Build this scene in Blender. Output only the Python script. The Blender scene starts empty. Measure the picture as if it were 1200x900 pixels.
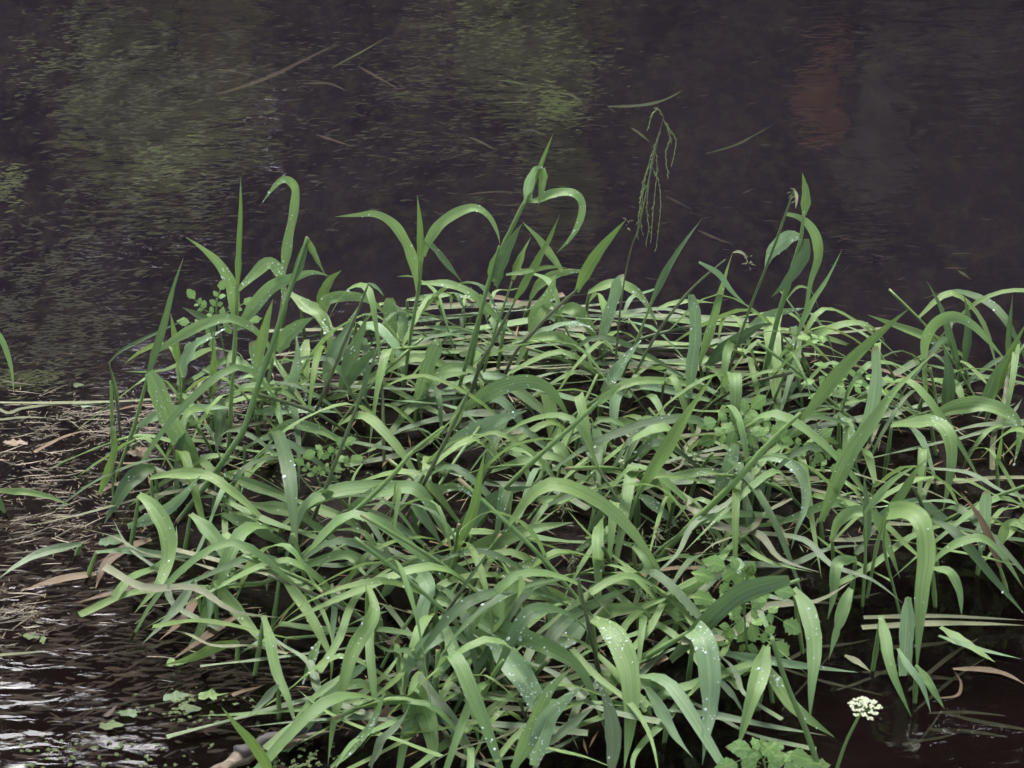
import bpy, bmesh, math, random
from mathutils import Vector, Matrix, noise
R = random.Random(7)
SC = bpy.context.scene
COL = SC.collection
# ---------------------------------------------------------------- camera
PITCH = math.radians(28.0); DIST = 3.333; FPX = 3333.3          # one photo pixel is about one millimetre at the tussock
CAM = Vector((0, -DIST*math.cos(PITCH), DIST*math.sin(PITCH)))
cd = bpy.data.cameras.new('camera'); cam = bpy.data.objects.new('camera', cd); COL.objects.link(cam)
cam.location = CAM; cam.rotation_euler = (math.radians(90)-PITCH, 0, 0)
cd.lens = 100; cd.sensor_width = 36; cd.clip_start = .05; cd.clip_end = 400
cd.dof.use_dof = True; cd.dof.focus_distance = 3.33; cd.dof.aperture_fstop = 26
SC.camera = cam
FWD = Vector((0, math.cos(PITCH), -math.sin(PITCH))); UPV = Vector((0, math.sin(PITCH), math.cos(PITCH)))
# ---------------------------------------------------------------- sky, sun, exposure
SUN_EL, SUN_AZ = math.radians(60), math.radians(-16)
w = bpy.data.worlds.new('World'); SC.world = w; w.use_nodes = True
nt = w.node_tree; nt.nodes.clear()
sky = nt.nodes.new('ShaderNodeTexSky'); sky.sky_type = 'NISHITA'; sky.sun_disc = False
sky.sun_elevation = SUN_EL; sky.sun_rotation = SUN_AZ; sky.air_density = 1.0; sky.dust_density = 3.0; sky.ozone_density = 1.0
hs = nt.nodes.new('ShaderNodeHueSaturation'); hs.inputs['Saturation'].default_value = .35
bg = nt.nodes.new('ShaderNodeBackground'); bg.inputs[1].default_value = .15
wo = nt.nodes.new('ShaderNodeOutputWorld')
nt.links.new(sky.outputs[0], hs.inputs['Color']); nt.links.new(hs.outputs[0], bg.inputs[0]); nt.links.new(bg.outputs[0], wo.inputs[0])
sd = bpy.data.lights.new('sun', 'SUN'); sd.energy = .5; sd.angle = math.radians(38); sd.color = (1, .97, .92)
so = bpy.data.objects.new('sun', sd); COL.objects.link(so)
sv = Vector((math.sin(SUN_AZ)*math.cos(SUN_EL), math.cos(SUN_AZ)*math.cos(SUN_EL), math.sin(SUN_EL)))
so.rotation_euler = sv.to_track_quat('Z', 'Y').to_euler(); so.location = sv*10
SC.view_settings.view_transform = 'Standard'; SC.view_settings.look = 'None'; SC.view_settings.gamma = 1
SC.view_settings.exposure = 3.6

# ---------------------------------------------------------------- pixel <-> place helpers
def rowY(gy):                                   # distance (world Y) at which photo row gy meets the water
    d = FWD + UPV*((450-gy)/FPX)
    return CAM.y + d.y*(-CAM.z/d.z)
def at(x, y, gy, zmin=.004):                    # photo point standing in the upright plane over water row gy
    d = FWD + Vector((1, 0, 0))*((x-600)/FPX) + UPV*((450-y)/FPX)
    t = (rowY(gy)-CAM.y)/d.y
    p = CAM + d*t
    if p.z < zmin: p = CAM + d*((zmin-CAM.z)/d.z)
    return p
def flat(x, y, z=.003):                         # photo point lying at height z
    d = FWD + Vector((1, 0, 0))*((x-600)/FPX) + UPV*((450-y)/FPX)
    return CAM + d*((z-CAM.z)/d.z)
# ---------------------------------------------------------------- materials
def new_mat(n):
    m = bpy.data.materials.new(n); m.use_nodes = True; t = m.node_tree; t.nodes.clear()
    o = t.nodes.new('ShaderNodeOutputMaterial'); return m, t, o
def N(t, k, **kw):
    n = t.nodes.new(k)
    for a, b in kw.items():
        if a in n.inputs.keys(): n.inputs[a].default_value = b
        else: setattr(n, a, b)
    return n
def mth(t, op, a, b=None, c=None, clamp=False):
    n = t.nodes.new('ShaderNodeMath'); n.operation = op; n.use_clamp = clamp
    for i, v in enumerate((a, b, c)):
        if v is None: continue
        if isinstance(v, (int, float)): n.inputs[i].default_value = v
        else: t.links.new(v, n.inputs[i])
    return n.outputs[0]
def mixc(t, f, a, b):
    n = t.nodes.new('ShaderNodeMix'); n.data_type = 'RGBA'
    for i, v in ((0, f), (6, a), (7, b)):
        if isinstance(v, (int, float)): n.inputs[i].default_value = v
        elif isinstance(v, tuple): n.inputs[i].default_value = (*v, 1)
        else: t.links.new(v, n.inputs[i])
    return n.outputs[2]
def ramp(t, v, stops):
    n = t.nodes.new('ShaderNodeValToRGB'); e = n.color_ramp.elements
    while len(e) < len(stops): e.new(.5)
    for i, (p, c) in enumerate(stops): e[i].position = p; e[i].color = (*c, 1)
    t.links.new(v, n.inputs[0]); return n.outputs[0]
def objrand(t):
    return t.nodes.new('ShaderNodeObjectInfo').outputs['Random']
def leaf_mat(name, top, under, alt, spot=.12, rough=.5, trans=.3, rib=.3):
    m, t, o = new_mat(name); L = t.links
    uv = N(t, 'ShaderNodeUVMap'); sep = t.nodes.new('ShaderNodeSeparateXYZ'); L.new(uv.outputs[0], sep.inputs[0])
    u, v = sep.outputs[0], sep.outputs[1]
    geo = t.nodes.new('ShaderNodeNewGeometry'); rnd = objrand(t)
    tc = t.nodes.new('ShaderNodeTexCoord')
    n1 = N(t, 'ShaderNodeTexNoise', Scale=22.0, Detail=3.0); L.new(geo.outputs['Position'], n1.inputs['Vector'])
    n2 = N(t, 'ShaderNodeTexNoise', Scale=260.0, Detail=2.0); L.new(geo.outputs['Position'], n2.inputs['Vector'])
    # fine parallel veins and pale midrib
    cv = t.nodes.new('ShaderNodeCombineXYZ'); L.new(mth(t, 'MULTIPLY', u, 26.0), cv.inputs[0]); L.new(mth(t, 'MULTIPLY', v, 1.3), cv.inputs[1]); L.new(mth(t, 'MULTIPLY', rnd, 60.0), cv.inputs[2])
    n3 = N(t, 'ShaderNodeTexNoise', Scale=1.0, Detail=2.0); L.new(cv.outputs[0], n3.inputs['Vector'])
    mid = mth(t, 'ABSOLUTE', mth(t, 'SUBTRACT', u, .5))
    midm = mth(t, 'SUBTRACT', 1.0, mth(t, 'MULTIPLY', mid, 16.0), clamp=True)
    var = mth(t, 'ADD', mth(t, 'MULTIPLY', n1.outputs[0], .6), mth(t, 'MULTIPLY', rnd, .9))
    c = mixc(t, mth(t, 'MULTIPLY', mth(t, 'SUBTRACT', var, .3), 1.0, clamp=True), top, alt)
    c = mixc(t, mth(t, 'MULTIPLY', mth(t, 'SUBTRACT', n3.outputs[0], .36), 1.5, clamp=True), c, tuple(x*.42 for x in top))
    c = mixc(t, mth(t, 'MULTIPLY', midm, rib), c, tuple(min(1, x*1.7) for x in under))
    # yellowing towards the base
    base = mth(t, 'SUBTRACT', 1.0, mth(t, 'MULTIPLY', v, 4.0), clamp=True)
    c = mixc(t, mth(t, 'MULTIPLY', base, .45), c, under)
    sp = mth(t, 'MULTIPLY', mth(t, 'SUBTRACT', n2.outputs[0], .66), 6.0, clamp=True)
    c = mixc(t, mth(t, 'MULTIPLY', sp, spot*2), c, (.09, .075, .03))
    tip = mth(t, 'MULTIPLY', mth(t, 'SUBTRACT', mth(t, 'ADD', v, mth(t, 'MULTIPLY', n2.outputs[0], .12)), mth(t, 'ADD', .96, mth(t, 'MULTIPLY', mth(t, 'FRACT', mth(t, 'MULTIPLY', rnd, 7.3)), .14))), 14.0, clamp=True)
    c = mixc(t, tip, c, (.16, .12, .06))
    c2 = mixc(t, geo.outputs['Backfacing'], c, mixc(t, .7, c, under))
    bmp = N(t, 'ShaderNodeBump', Strength=.6, Distance=.0009); L.new(n3.outputs[0], bmp.inputs['Height'])
    p = N(t, 'ShaderNodeBsdfPrincipled', Roughness=rough); L.new(c2, p.inputs['Base Color']); L.new(bmp.outputs[0], p.inputs['Normal'])
    p.inputs['Specular IOR Level'].default_value = .36
    rr = mth(t, 'ADD', mth(t, 'MULTIPLY', n2.outputs[0], .3), rough-.15); L.new(rr, p.inputs['Roughness'])
    tr = t.nodes.new('ShaderNodeBsdfTranslucent'); L.new(mixc(t, .5, c2, under), tr.inputs[0])
    mx = t.nodes.new('ShaderNodeMixShader'); mx.inputs[0].default_value = trans
    L.new(p.outputs[0], mx.inputs[1]); L.new(tr.outputs[0], mx.inputs[2]); L.new(mx.outputs[0], o.inputs[0])
    return m
def plain(name, a, b, scale=60, rough=.6, bump=.3, stretch=None, bd=.002, spec=.5, trans=0):
    m, t, o = new_mat(name); L = t.links
    geo = t.nodes.new('ShaderNodeNewGeometry'); rnd = objrand(t)
    src = geo.outputs['Position']
    if stretch:
        mp = t.nodes.new('ShaderNodeMapping'); mp.inputs['Scale'].default_value = stretch; L.new(src, mp.inputs[0]); src = mp.outputs[0]
    n1 = N(t, 'ShaderNodeTexNoise', Scale=float(scale), Detail=6.0, Roughness=.65); L.new(src, n1.inputs['Vector'])
    f = mth(t, 'ADD', mth(t, 'MULTIPLY', mth(t, 'SUBTRACT', n1.outputs[0], .3), 1.8), mth(t, 'MULTIPLY', mth(t, 'SUBTRACT', rnd, .5), .5), clamp=True)
    c = mixc(t, f, a, b)
    bmp = N(t, 'ShaderNodeBump', Strength=bump, Distance=bd); L.new(n1.outputs[0], bmp.inputs['Height'])
    p = N(t, 'ShaderNodeBsdfPrincipled', Roughness=rough); L.new(c, p.inputs['Base Color']); L.new(bmp.outputs[0], p.inputs['Normal'])
    p.inputs['Specular IOR Level'].default_value = spec
    if trans:
        tr = t.nodes.new('ShaderNodeBsdfTranslucent'); L.new(c, tr.inputs[0]); mx = t.nodes.new('ShaderNodeMixShader'); mx.inputs[0].default_value = trans
        L.new(p.outputs[0], mx.inputs[1]); L.new(tr.outputs[0], mx.inputs[2]); L.new(mx.outputs[0], o.inputs[0]); return m
    L.new(p.outputs[0], o.inputs[0]); return m
M = {}
UND = (.15, .235, .075)
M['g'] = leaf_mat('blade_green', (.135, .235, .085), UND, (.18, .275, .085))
M['p'] = leaf_mat('blade_pale', (.18, .28, .150), (.20, .30, .12), (.13, .23, .11), spot=.15)
M['y'] = leaf_mat('blade_yellow_green', (.12, .20, .045), (.15, .24, .06), (.09, .165, .04))
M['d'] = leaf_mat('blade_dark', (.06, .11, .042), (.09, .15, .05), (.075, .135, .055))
M['o'] = leaf_mat('blade_old', (.10, .15, .08), (.14, .18, .08), (.13, .18, .105), spot=.5, trans=.12)
M['s'] = leaf_mat('blade_straw', (.15, .165, .085), (.19, .20, .11), (.11, .125, .07), spot=.5, trans=.1, rib=.1)
M['b'] = leaf_mat('blade_brown', (.15, .10, .05), (.19, .135, .07), (.075, .05, .028), spot=.6, trans=.1, rib=.1)
M['stem'] = leaf_mat('stem_green', (.12, .20, .055), (.15, .24, .07), (.08, .15, .05), rib=0, trans=.05)
M['stemd'] = leaf_mat('stem_dark', (.06, .10, .035), (.08, .12, .04), (.07, .075, .04), rib=0, trans=.02)
M['fern'] = leaf_mat('leaflet_green', (.16, .28, .075), (.21, .33, .085), (.16, .28, .10), rib=.3, spot=.1)
M['white'] = plain('petal_white', (.34, .38, .24), (.55, .56, .42), 300, .6, .1)
M['wood'] = plain('wet_wood', (.05, .036, .022), (.20, .15, .085), 40, .6, .6, (1, 5, 5))
M['bark'] = plain('dark_bark', (.012, .009, .010), (.045, .032, .030), 120, .7, .4)
M['tan'] = plain('tan_litter', (.030, .022, .013), (.16, .125, .07), 180, .5, .3)
M['scrap'] = plain('brown_scraps', (.016, .013, .007), (.10, .078, .038), 180, .7, .3)
M['mud'] = plain('wet_humus', (.002, .0012, .0012), (.010, .0055, .0045), 90, .85, .9, bd=.006, spec=.12)
M['weed'] = plain('submerged_weed', (.014, .019, .009), (.060, .068, .030), 30, .8, .1)
M['weedg'] = plain('submerged_weed_green', (.030, .050, .014), (.085, .12, .035), 30, .8, .1)
M['weedb'] = plain('submerged_brown', (.018, .012, .009), (.060, .040, .026), 30, .8, .1)
M['pan'] = plain('flower_head_green', (.10, .14, .05), (.17, .21, .09), 200, .6, 0)
def drop_mat():
    m, t, o = new_mat('water_drop')
    p = N(t, 'ShaderNodeBsdfPrincipled', Roughness=.06); p.inputs['Base Color'].default_value = (.66, .74, .70, 1)  # pale body colour stands in for light refracted through the drop
    p.inputs['Transmission Weight'].default_value = .35; p.inputs['IOR'].default_value = 1.33
    t.links.new(p.outputs[0], o.inputs[0]); return m
M['drop'] = drop_mat()
# ---------------------------------------------------------------- object helpers
def tag(o, label=None, cat=None, group=None, kind=None):
    if label: o['label'] = label
    if cat: o['category'] = cat
    if group: o['group'] = group
    if kind: o['kind'] = kind
    return o
def mesh(name, V, F, mat, parent=None, uv=None, smooth=True):
    me = bpy.data.meshes.new(name); me.from_pydata([tuple(v) for v in V], [], F)
    if uv:
        l = me.uv_layers.new(name='UVMap'); flatuv = []
        for f in F:
            for i in f: flatuv += uv[i]
        l.data.foreach_set('uv', flatuv)
    if smooth: me.polygons.foreach_set('use_smooth', [True]*len(me.polygons))
    me.materials.append(mat)
    o = bpy.data.objects.new(name, me); COL.objects.link(o)
    if parent is not None:
        o.parent = parent; o.matrix_parent_inverse = Matrix.Translation(-parent.location)
    return o
def empty(name, loc):
    o = bpy.data.objects.new(name, None); o.empty_display_size = .02; o.location = loc; COL.objects.link(o); return o
def crom(P, n):                                   # Catmull-Rom through the points (any dimension)
    out = []; m = len(P)
    for i in range(m-1):
        p0 = P[max(i-1, 0)]; p1 = P[i]; p2 = P[i+1]; p3 = P[min(i+2, m-1)]
        for k in range(n):
            t = k/n
            out.append(.5*((2*p1)+(p2-p0)*t+(2*p0-5*p1+4*p2-p3)*t*t+(3*p1-p0-3*p2+p3)*t*t*t))
    out.append(P[-1]); return out
def width_profile(s, kind=0):
    a = min(1, s/.28); a = .42+.58*a*a*(3-2*a)
    if kind == 1: a = .9+.1*a
    b = 1 if s < .34 else max(0, 1-((s-.34)/.66)**1.55)
    if kind == 2: b = 1 if s < .85 else .55+.45*(1-(s-.85)/.15)
    return a*b
def ribbon(C, W, nrm, tw0, tw1, fold=.28, kind=0, across=4, rnd=R):
    V, F, UV = [], [], []; n = len(C)
    L = [0]
    for i in range(1, n): L.append(L[-1]+(C[i]-C[i-1]).length)
    tot = max(L[-1], 1e-6); ph = rnd.uniform(0, 6); notch = rnd.uniform(.1, .3) if rnd.random() < .2 else 0; ns = rnd.uniform(.3, .9); wf = rnd.uniform(1.5, 4)
    cols = across+1
    for i in range(n):
        s = L[i]/tot
        T = (C[min(i+1, n-1)]-C[max(i-1, 0)])
        if T.length < 1e-7: T = Vector((0, 0, 1))
        T.normalize()
        lat = T.cross(nrm)
        if lat.length < .15: lat = T.cross(nrm+Vector((.3, .2, .4)))
        lat.normalize(); nn = lat.cross(T)
        a = tw0+(tw1-tw0)*s + .12*math.sin(ph+wf*6*s)
        l2 = lat*math.cos(a)+nn*math.sin(a); n2 = nn*math.cos(a)-lat*math.sin(a)
        hw = W*.5*width_profile(s, kind)*(1-notch*math.exp(-((s-ns)/.035)**2))*(1+.025*math.sin(s*31+ph*2))
        hw = max(hw, W*.012)
        for j in range(cols):
            u = j/across*2-1
            h = abs(u)*fold*hw*(1.15-.5*s) + .05*hw*math.sin(ph*3+s*23+u*2)
            V.append(C[i]+l2*u*hw+n2*h); UV.append((u*.5+.5, s))
    for i in range(n-1):
        for j in range(across):
            a = i*cols+j; F.append((a, a+1, a+cols+1, a+cols))
    return V, F, UV
def tube(C, rads, sides=6, caps=True):
    V, F, UV = [], [], []; n = len(C); ref = Vector((.31, .9, .2))
    for i in range(n):
        T = (C[min(i+1, n-1)]-C[max(i-1, 0)])
        if T.length < 1e-7: T = Vector((0, 0, 1))
        T.normalize()
        a = T.cross(ref)
        if a.length < .1: a = T.cross(Vector((1, 0, 0)))
        a.normalize(); b = T.cross(a)
        for k in range(sides):
            q = 2*math.pi*k/sides
            V.append(C[i]+(a*math.cos(q)+b*math.sin(q))*rads[i]); UV.append((k/sides, i/(n-1)))
    for i in range(n-1):
        for k in range(sides):
            F.append((i*sides+k, i*sides+(k+1) % sides, (i+1)*sides+(k+1) % sides, (i+1)*sides+k))
    if caps:
        F.append(tuple(range(sides-1, -1, -1))); F.append(tuple((n-1)*sides+k for k in range(sides)))
    return V, F, UV
def drops_on(C, W, nrmV, leaf, count, rnd=R):     # beads of rain on a blade: one small joined mesh under the leaf
    V, F = [], []
    me = leaf.data; pol = me.polygons; vs = me.vertices
    n = len(pol)
    cc = [rnd.uniform(.1, .9) for _ in range(3)]
    for _ in range(count):
        p = pol[max(0, min(n-1, int(n*(rnd.gauss(cc[rnd.randrange(3)], .07)))))]
        q = [vs[i].co for i in p.vertices]
        a, b = rnd.random(), rnd.random()
        c = (q[0]*(1-a)+q[1]*a)*(1-b)+(q[3]*(1-a)+q[2]*a)*b
        nn = (q[1]-q[0]).cross(q[3]-q[0])
        if nn.length < 1e-10: continue
        nn.normalize()
        if nn.dot(CAM-c) < 0: nn = -nn
        r = rnd.uniform(.00035, .0009)*(1.9 if rnd.random() < .10 else 1)
        t1 = nn.orthogonal().normalized(); t2 = nn.cross(t1); st = rnd.uniform(.9, 1.5)
        b0 = len(V)
        V.append(c+nn*r*.75)
        for ring, (rr, hh) in enumerate(((.62, .55), (1, 0))):
            for k in range(6):
                A = k*math.pi/3
                V.append(c+(t1*math.cos(A)*st+t2*math.sin(A))*r*rr+nn*r*hh)
        for k in range(6):
            k2 = (k+1) % 6
            F.append((b0, b0+1+k, b0+1+k2)); F.append((b0+1+k, b0+7+k, b0+7+k2, b0+1+k2))
    if V:
        o = mesh('water_drops', V, F, M['drop'], leaf); o.matrix_parent_inverse = Matrix.Identity(4); o['kind'] = 'stuff'
NH = Vector((0, -.62, .78))
def parse(s): return [tuple(float(c) for c in p.split(',')) for p in s.split()]
# spec of a leaf: (material, width in mm, 'x,y x,y ...' base to tip [, options])
def px_leaf(root, spec, gy=None, dropn=None):
    mat, W, pts = spec[:3]; opt = spec[3] if len(spec) > 3 else {}
    P = parse(pts); ymax = max(p[1] for p in P)
    if gy is None: g0 = opt.get('g0', P[0][1]+28+.3*max(0, ymax-P[0][1]))
    else: g0 = opt.get('g0', gy)
    g1 = opt.get('g1', max(g0+R.uniform(-14, 14), P[-1][1]+12))
    n = len(P); Q = [Vector((p[0], p[1], g0+(g1-g0)*(i/(n-1)))) for i, p in enumerate(P)]
    Q = crom(Q, 5 if n < 5 else 4)
    C = [at(q.x, q.y, q.z, opt.get('z', .005)) for q in Q]
    nr = (NH + Vector((R.uniform(-.35, .35), R.uniform(-.2, .2), R.uniform(-.2, .2)))).normalized()
    t0 = opt.get('t0', R.uniform(-.35, .35)); t1 = opt.get('t1', R.uniform(-.85, .85))
    V, F, UV = ribbon(C, W*.001*.96, nr, t0, t1, kind=opt.get('k', 0), fold=R.uniform(.18, .42))
    o = mesh('leaf', V, F, M[mat], root, UV)
    dn = dropn if dropn is not None else opt.get('dr', R.choice((0, 5, 9, 14, 20)) if mat in 'gp' and W > 9 else 0)
    if dn: drops_on(C, W, nr, o, int(dn*1.9))
    return C
def shoot(label, leaves, stem=None, gy=None, sw=4.5, smat='stem', name='grass_shoot', cat='grass shoot', group='reed grass shoots of the tussock'):
    if stem:
        P = parse(stem); ymax = max(p[1] for p in P)
        if gy is None: gy = ymax+18
        # stem is given top to bottom; carry it on down into the water
        a, b = P[-2], P[-1]; dy = b[1]-a[1]; k = (gy+8-b[1])/dy if dy > 12 else 0
        e = (b[0]+max(-25, min(25, (b[0]-a[0])*k)), gy+8) if dy > 12 else (b[0]+R.uniform(-5, 5), gy+8)
        C = [at(x, y, gy, -.03) for x, y in P]+[at(e[0], e[1], gy, -.03)]
    else:
        P0 = parse(leaves[0][2]); ymax = max(p[1] for p in P0); opt = leaves[0][3] if len(leaves[0]) > 3 else {}
        g = opt.get('g0', P0[0][1]+28+.3*max(0, ymax-P0[0][1]))
        lean = R.uniform(-14, 14)
        C = [at(P0[0][0], P0[0][1], g, -.03), at(P0[0][0]+lean*.4, (P0[0][1]+g)/2, g, -.03), at(P0[0][0]+lean, g+8, g, -.03)]
    C = crom(C, 4); n = len(C)
    root = empty(name, (C[-1].x, C[-1].y, 0)); tag(root, label, cat, group)
    rr = [sw*.0005*(.55+.45*min(1, 3*i/n))*(1.25 if i % 8 == 5 else 1) for i in range(n)]
    V, F, UV = tube(C, rr); mesh('stem', V, F, M[smat], root, UV)
    for i, sp in enumerate(leaves):
        px_leaf(root, sp, gy if stem else None)
    return root
# ---------------------------------------------------------------- the reed grass, shoot by shoot
# --- back left
shoot('tall thin spear shoot at the back left with a wide leaf arching beside it',
 [('y', 8, '278,345 279,320 280,297 282,250 282,207', {'k':0,'t0':0,'t1':0}), ('g', 14, '275,380 275,365 272,337 260,313 240,293 218,278'),
  ('g', 15, '279,340 293,327 313,309 325,315 331,330 333,345 330,368'), ('g', 16, '279,385 300,357 320,335 345,325 367,319 388,324')],
 '278,337 276,390 272,450 268,520', 540, 5)
shoot('shoot with one tall blade hooked over like a cane at its top, upper left', [('g', 17, '333,330 335,308 340,283 346,247 347,222 337,211 325,215 307,238', {'t0':.1,'t1':.2})], '333,322 330,360 318,430 308,470', 500, 4)
shoot('narrow dark blade leaning right, farthest left of the tall back blades', [('d', 9, '170,453 182,413 192,380 203,337 215,302', {'dr':0}), ('g', 12, '182,413 213,393 240,380 267,373 293,383 313,403 330,437'), ], '182,413 176,435 170,453 157,500 143,540', 560, 4)
shoot('small upright spear shoot beside the parsley frond at the left', [('y', 10, '209,430 206,400 200,368', {'dr':0})], '209,430 212,460 212,500', 520, 3)
shoot('short dark blade crossing an arching leaf near the left parsley frond', [('d', 10, '250,395 247,380 230,368 213,360', {'dr':0})], '250,390 248,430 246,470', 500, 3)
shoot('broad blade beaded with rain, curling up to the right below the left parsley frond', [('p', 19, '211,452 216,428 230,405 252,392 265,385', {'dr':18})])
shoot('short upright blade standing just right of the rain-beaded curling leaf at left', [('y', 10, '247,467 250,440 252,400', {'dr':0})])
shoot('bent thin dark stalk reaching out over the water at the far left', [('d', 4.5, '128,425 140,413 157,403 190,387 223,372', {'dr':0,'t0':0,'t1':0}), ('y', 6, '138,477 134,450 128,427', {'dr':0})], '128,425 133,450 138,477 140,500', 520, 3, 'stemd')
shoot('long yellow-green stem leaning right from the lower left, tip folded back above the back leaves',
 [('y', 8, '360,279 367,297 375,312 383,325', {'dr':0}), ('y', 12, '300,430 306,405 312,378 320,350', {'dr':0}), ('d', 11, '361,281 352,310 344,330 338,352', {'dr':0})],
 '360,278 343,330 330,370 317,410 303,450 287,500 277,517 250,557 227,587', 610, 6)
shoot('light leaf arching down to the right in front of the long leaning stem, back left', [('g', 17, '338,343 357,358 375,370 386,395 383,420'), ('g', 21, '325,412 333,398 345,386 357,377 368,372')], gy=None)
shoot('yellow underside of a blade bowing over at the back left, above the lying leaves', [('y', 15, '377,366 379,345 387,328 400,317')])
shoot('leaf looping over beside a thin dark stem at back left', [('g', 14, '378,380 380,357 390,349 410,347 430,351 446,362 452,372')])
shoot('thin dark stem with a bent wisp of leaf at its tip, left of centre', [('p', 6, '432,332 442,338 450,347', {'dr':0})], '432,332 417,370 400,410 387,443 375,470', 520, 3.6, 'stemd')
shoot('blade reaching forward with curved back, behind the thin dark stem', [('g', 18, '352,352 370,364 380,378 386,395 387,420'), ('g', 16, '360,398 356,420 357,445 358,470', {'dr':22})])
shoot('large pale leaf sweeping down to the right, left of centre at back', [('p', 23, '418,378 430,382 445,390 460,405 470,427 472,460', {'dr':6})])
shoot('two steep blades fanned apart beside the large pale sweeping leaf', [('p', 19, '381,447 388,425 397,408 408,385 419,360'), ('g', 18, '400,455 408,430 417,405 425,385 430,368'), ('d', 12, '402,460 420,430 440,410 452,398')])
shoot('vertical blade pair with folded tops at the back, left of the tall centre stems', [('g', 17, '457,402 458,378 457,360 457,349', {'k':2}), ('p', 14, '470,398 472,378 466,362 460,355')])
shoot('stout light blade rising with a rounded folded top, left of centre', [('g', 18, '489,472 497,447 503,427 510,410 513,403 517,408', {'k':2,'dr':3})])
# --- back centre
shoot('shoot with an upright spear, one leaf sweeping far left and one hooked right',
 [('y', 9, '493,318 493,290 492,260 489,229', {'dr':0,'t0':0,'t1':0}), ('g', 14, '489,340 483,305 473,281 460,262 440,251 417,252 393,254', {'dr':3}),
  ('g', 14, '496,300 502,283 517,263 537,249 557,244 573,254 583,273 586,288', {'dr':4}), ('d', 13, '495,279 506,290 514,299 528,315 541,330', {'dr':2}),
  ('g', 13, '492,332 523,333 550,343 570,360 590,380 607,397')], '493,305 492,330 483,383 475,437', 470, 4.2)
shoot('tallest shoot of the tussock, topped by a folded leaf and one drooping right',
 [('y', 6, '622,225 630,203 639,180 648,157', {'dr':0,'t0':0,'t1':0}), ('p', 14, '617,236 617,226 620,211 626,199 632,196 637,198', {'k':1,'dr':2}),
  ('y', 10, '637,197 637,208 635,222 631,241', {'dr':0}), ('g', 12, '616,236 630,235 643,229 660,226 673,228 681,238 680,256 670,277 652,297', {'dr':8})],
 '634,192 622,225 613,240 597,273 580,310 568,347 560,383 552,427', 480, 5)
shoot('second long stem close beside the tallest one, ending where the hooked leaf droops', [('d', 18, '582,336 588,312 597,290 606,272 612,262', {'dr':0}), ('g', 11, '659,318 644,298 630,279 612,260', {'dr':0}), ('y', 14,'577,330 580,308 586,290',{'dr':0})], '585,288 577,317 567,352 557,388 545,430', 490, 4.5)
shoot('leaning stem with a narrow leaf pointing up right, right of the tallest shoot', [('y', 12, '602,355 617,331 632,304 645,279 656,251', {'dr':0}), ('g', 7, '593,322 617,318 643,313 665,314')], '605,350 590,378 577,403 562,430', 500, 4, 'stemd')
shoot('small erect blade among the leaning stems right of the tallest shoot', [('y', 11, '601,328 608,310 615,293 622,278', {'dr':0})], '600,330 590,360 578,395', 480, 3)
shoot('broad pointed leaf on a leaning stem, pointing up right toward the panicle', [('y', 14, '676,342 685,322 700,297 718,275 734,257', {'dr':0,'t0':.2,'t1':-.2})], '678,338 670,345 643,370 627,387 600,420', 480, 4, 'stemd')
shoot('leaf bending in an even arch at the back right of the tallest shoot', [('g', 13, '622,350 632,334 648,323 668,318 690,318'), ('g', 21, '622,390 632,365 643,345 652,322')])
shoot('pair of leaves arching down to the right behind the centre', [('g', 17, '655,365 670,362 683,371 695,390 701,406'), ('p', 12, '620,372 640,368 660,378 680,380 705,385')])
shoot('long leaf bowing away right just left of the panicle stem', [('g', 15, '690,343 705,336 725,333 746,343 762,364 771,385', {'dr':10})])
shoot('broad grey-green blade with a rounded folded top at the foot of the panicle stem', [('p', 17, '702,405 712,378 720,353 726,330 732,325', {'k':2,'t1':.1,'dr':5})])
shoot('horizontal arching leaf low over the back centre', [('g', 11, '477,352 503,349 530,346 550,350 567,358'), ('p', 8, '497,383 537,387 575,388')])
shoot('arching pair over the middle back, both tips pointing down right', [('g', 15, '617,400 635,396 655,396 677,407 697,420'), ('p', 11, '600,402 630,391 660,380 685,381 700,392')])
shoot('low leaf curling over left of the centre stems', [('g', 17, '503,455 515,440 535,432 557,436 570,450')])
# --- back right
shoot('long narrow blade leaning right beside the panicle, tip over the dark water', [('d', 9, '762,358 771,338 781,318 801,286 823,256', {'dr':0})], '763,354 752,385 738,420', 470, 3)
shoot('tall shoot at back right, closed spear leaf on top, leaves drooping both sides',
 [('y', 12, '942,252 944,236 943,218 940,202', {'dr':0,'t0':0}), ('g', 12, '921,251 934,254 947,263 957,280 959,303 951,328 946,354 938,383', {'dr':0}),
  ('p', 18, '939,278 930,277 920,281 904,296 896,317', {'dr':5}), ('d', 15, '945,280 944,294 935,312 920,332 904,348', {'dr':0})],
 '942,248 938,283 930,310 925,329 913,367 905,400', 480, 6, 'stem')
shoot('thin dark stem with a withered flower tuft, beside the tall back right shoot', [('s', 4, '931,222 934,232 932,245', {'dr':0})], '931,221 921,250 900,308 883,350 871,383 862,410', 480, 3, 'stemd')
shoot('long narrow blade leaning right, right of the tall back right shoot', [('g', 10, '934,395 942,375 952,355 971,325 987,292', {'dr':0})], '934,395 928,420 915,450', 500, 3.5)
shoot('slim blade leaning right with a small nodding flower spray at its top', [('g', 12, '820,425 828,400 835,375 843,346 852,315 859,295', {'dr':3}), ('s', 4, '859,296 866,295 873,299 877,310', {'dr':0})])
shoot('narrow leaf sliding down right between leaning stems, back right', [('p', 7, '819,307 842,321 858,342 879,362')], '850,304 812,337 775,383 742,442', 480, 3.2, 'stemd')
shoot('vertical blade with a folded top, right of the panicle stem', [('p', 15, '808,462 811,430 815,400 815,370 810,345', {'k':2}), ('g', 9, '770,362 788,356 810,353 837,355')])
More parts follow.
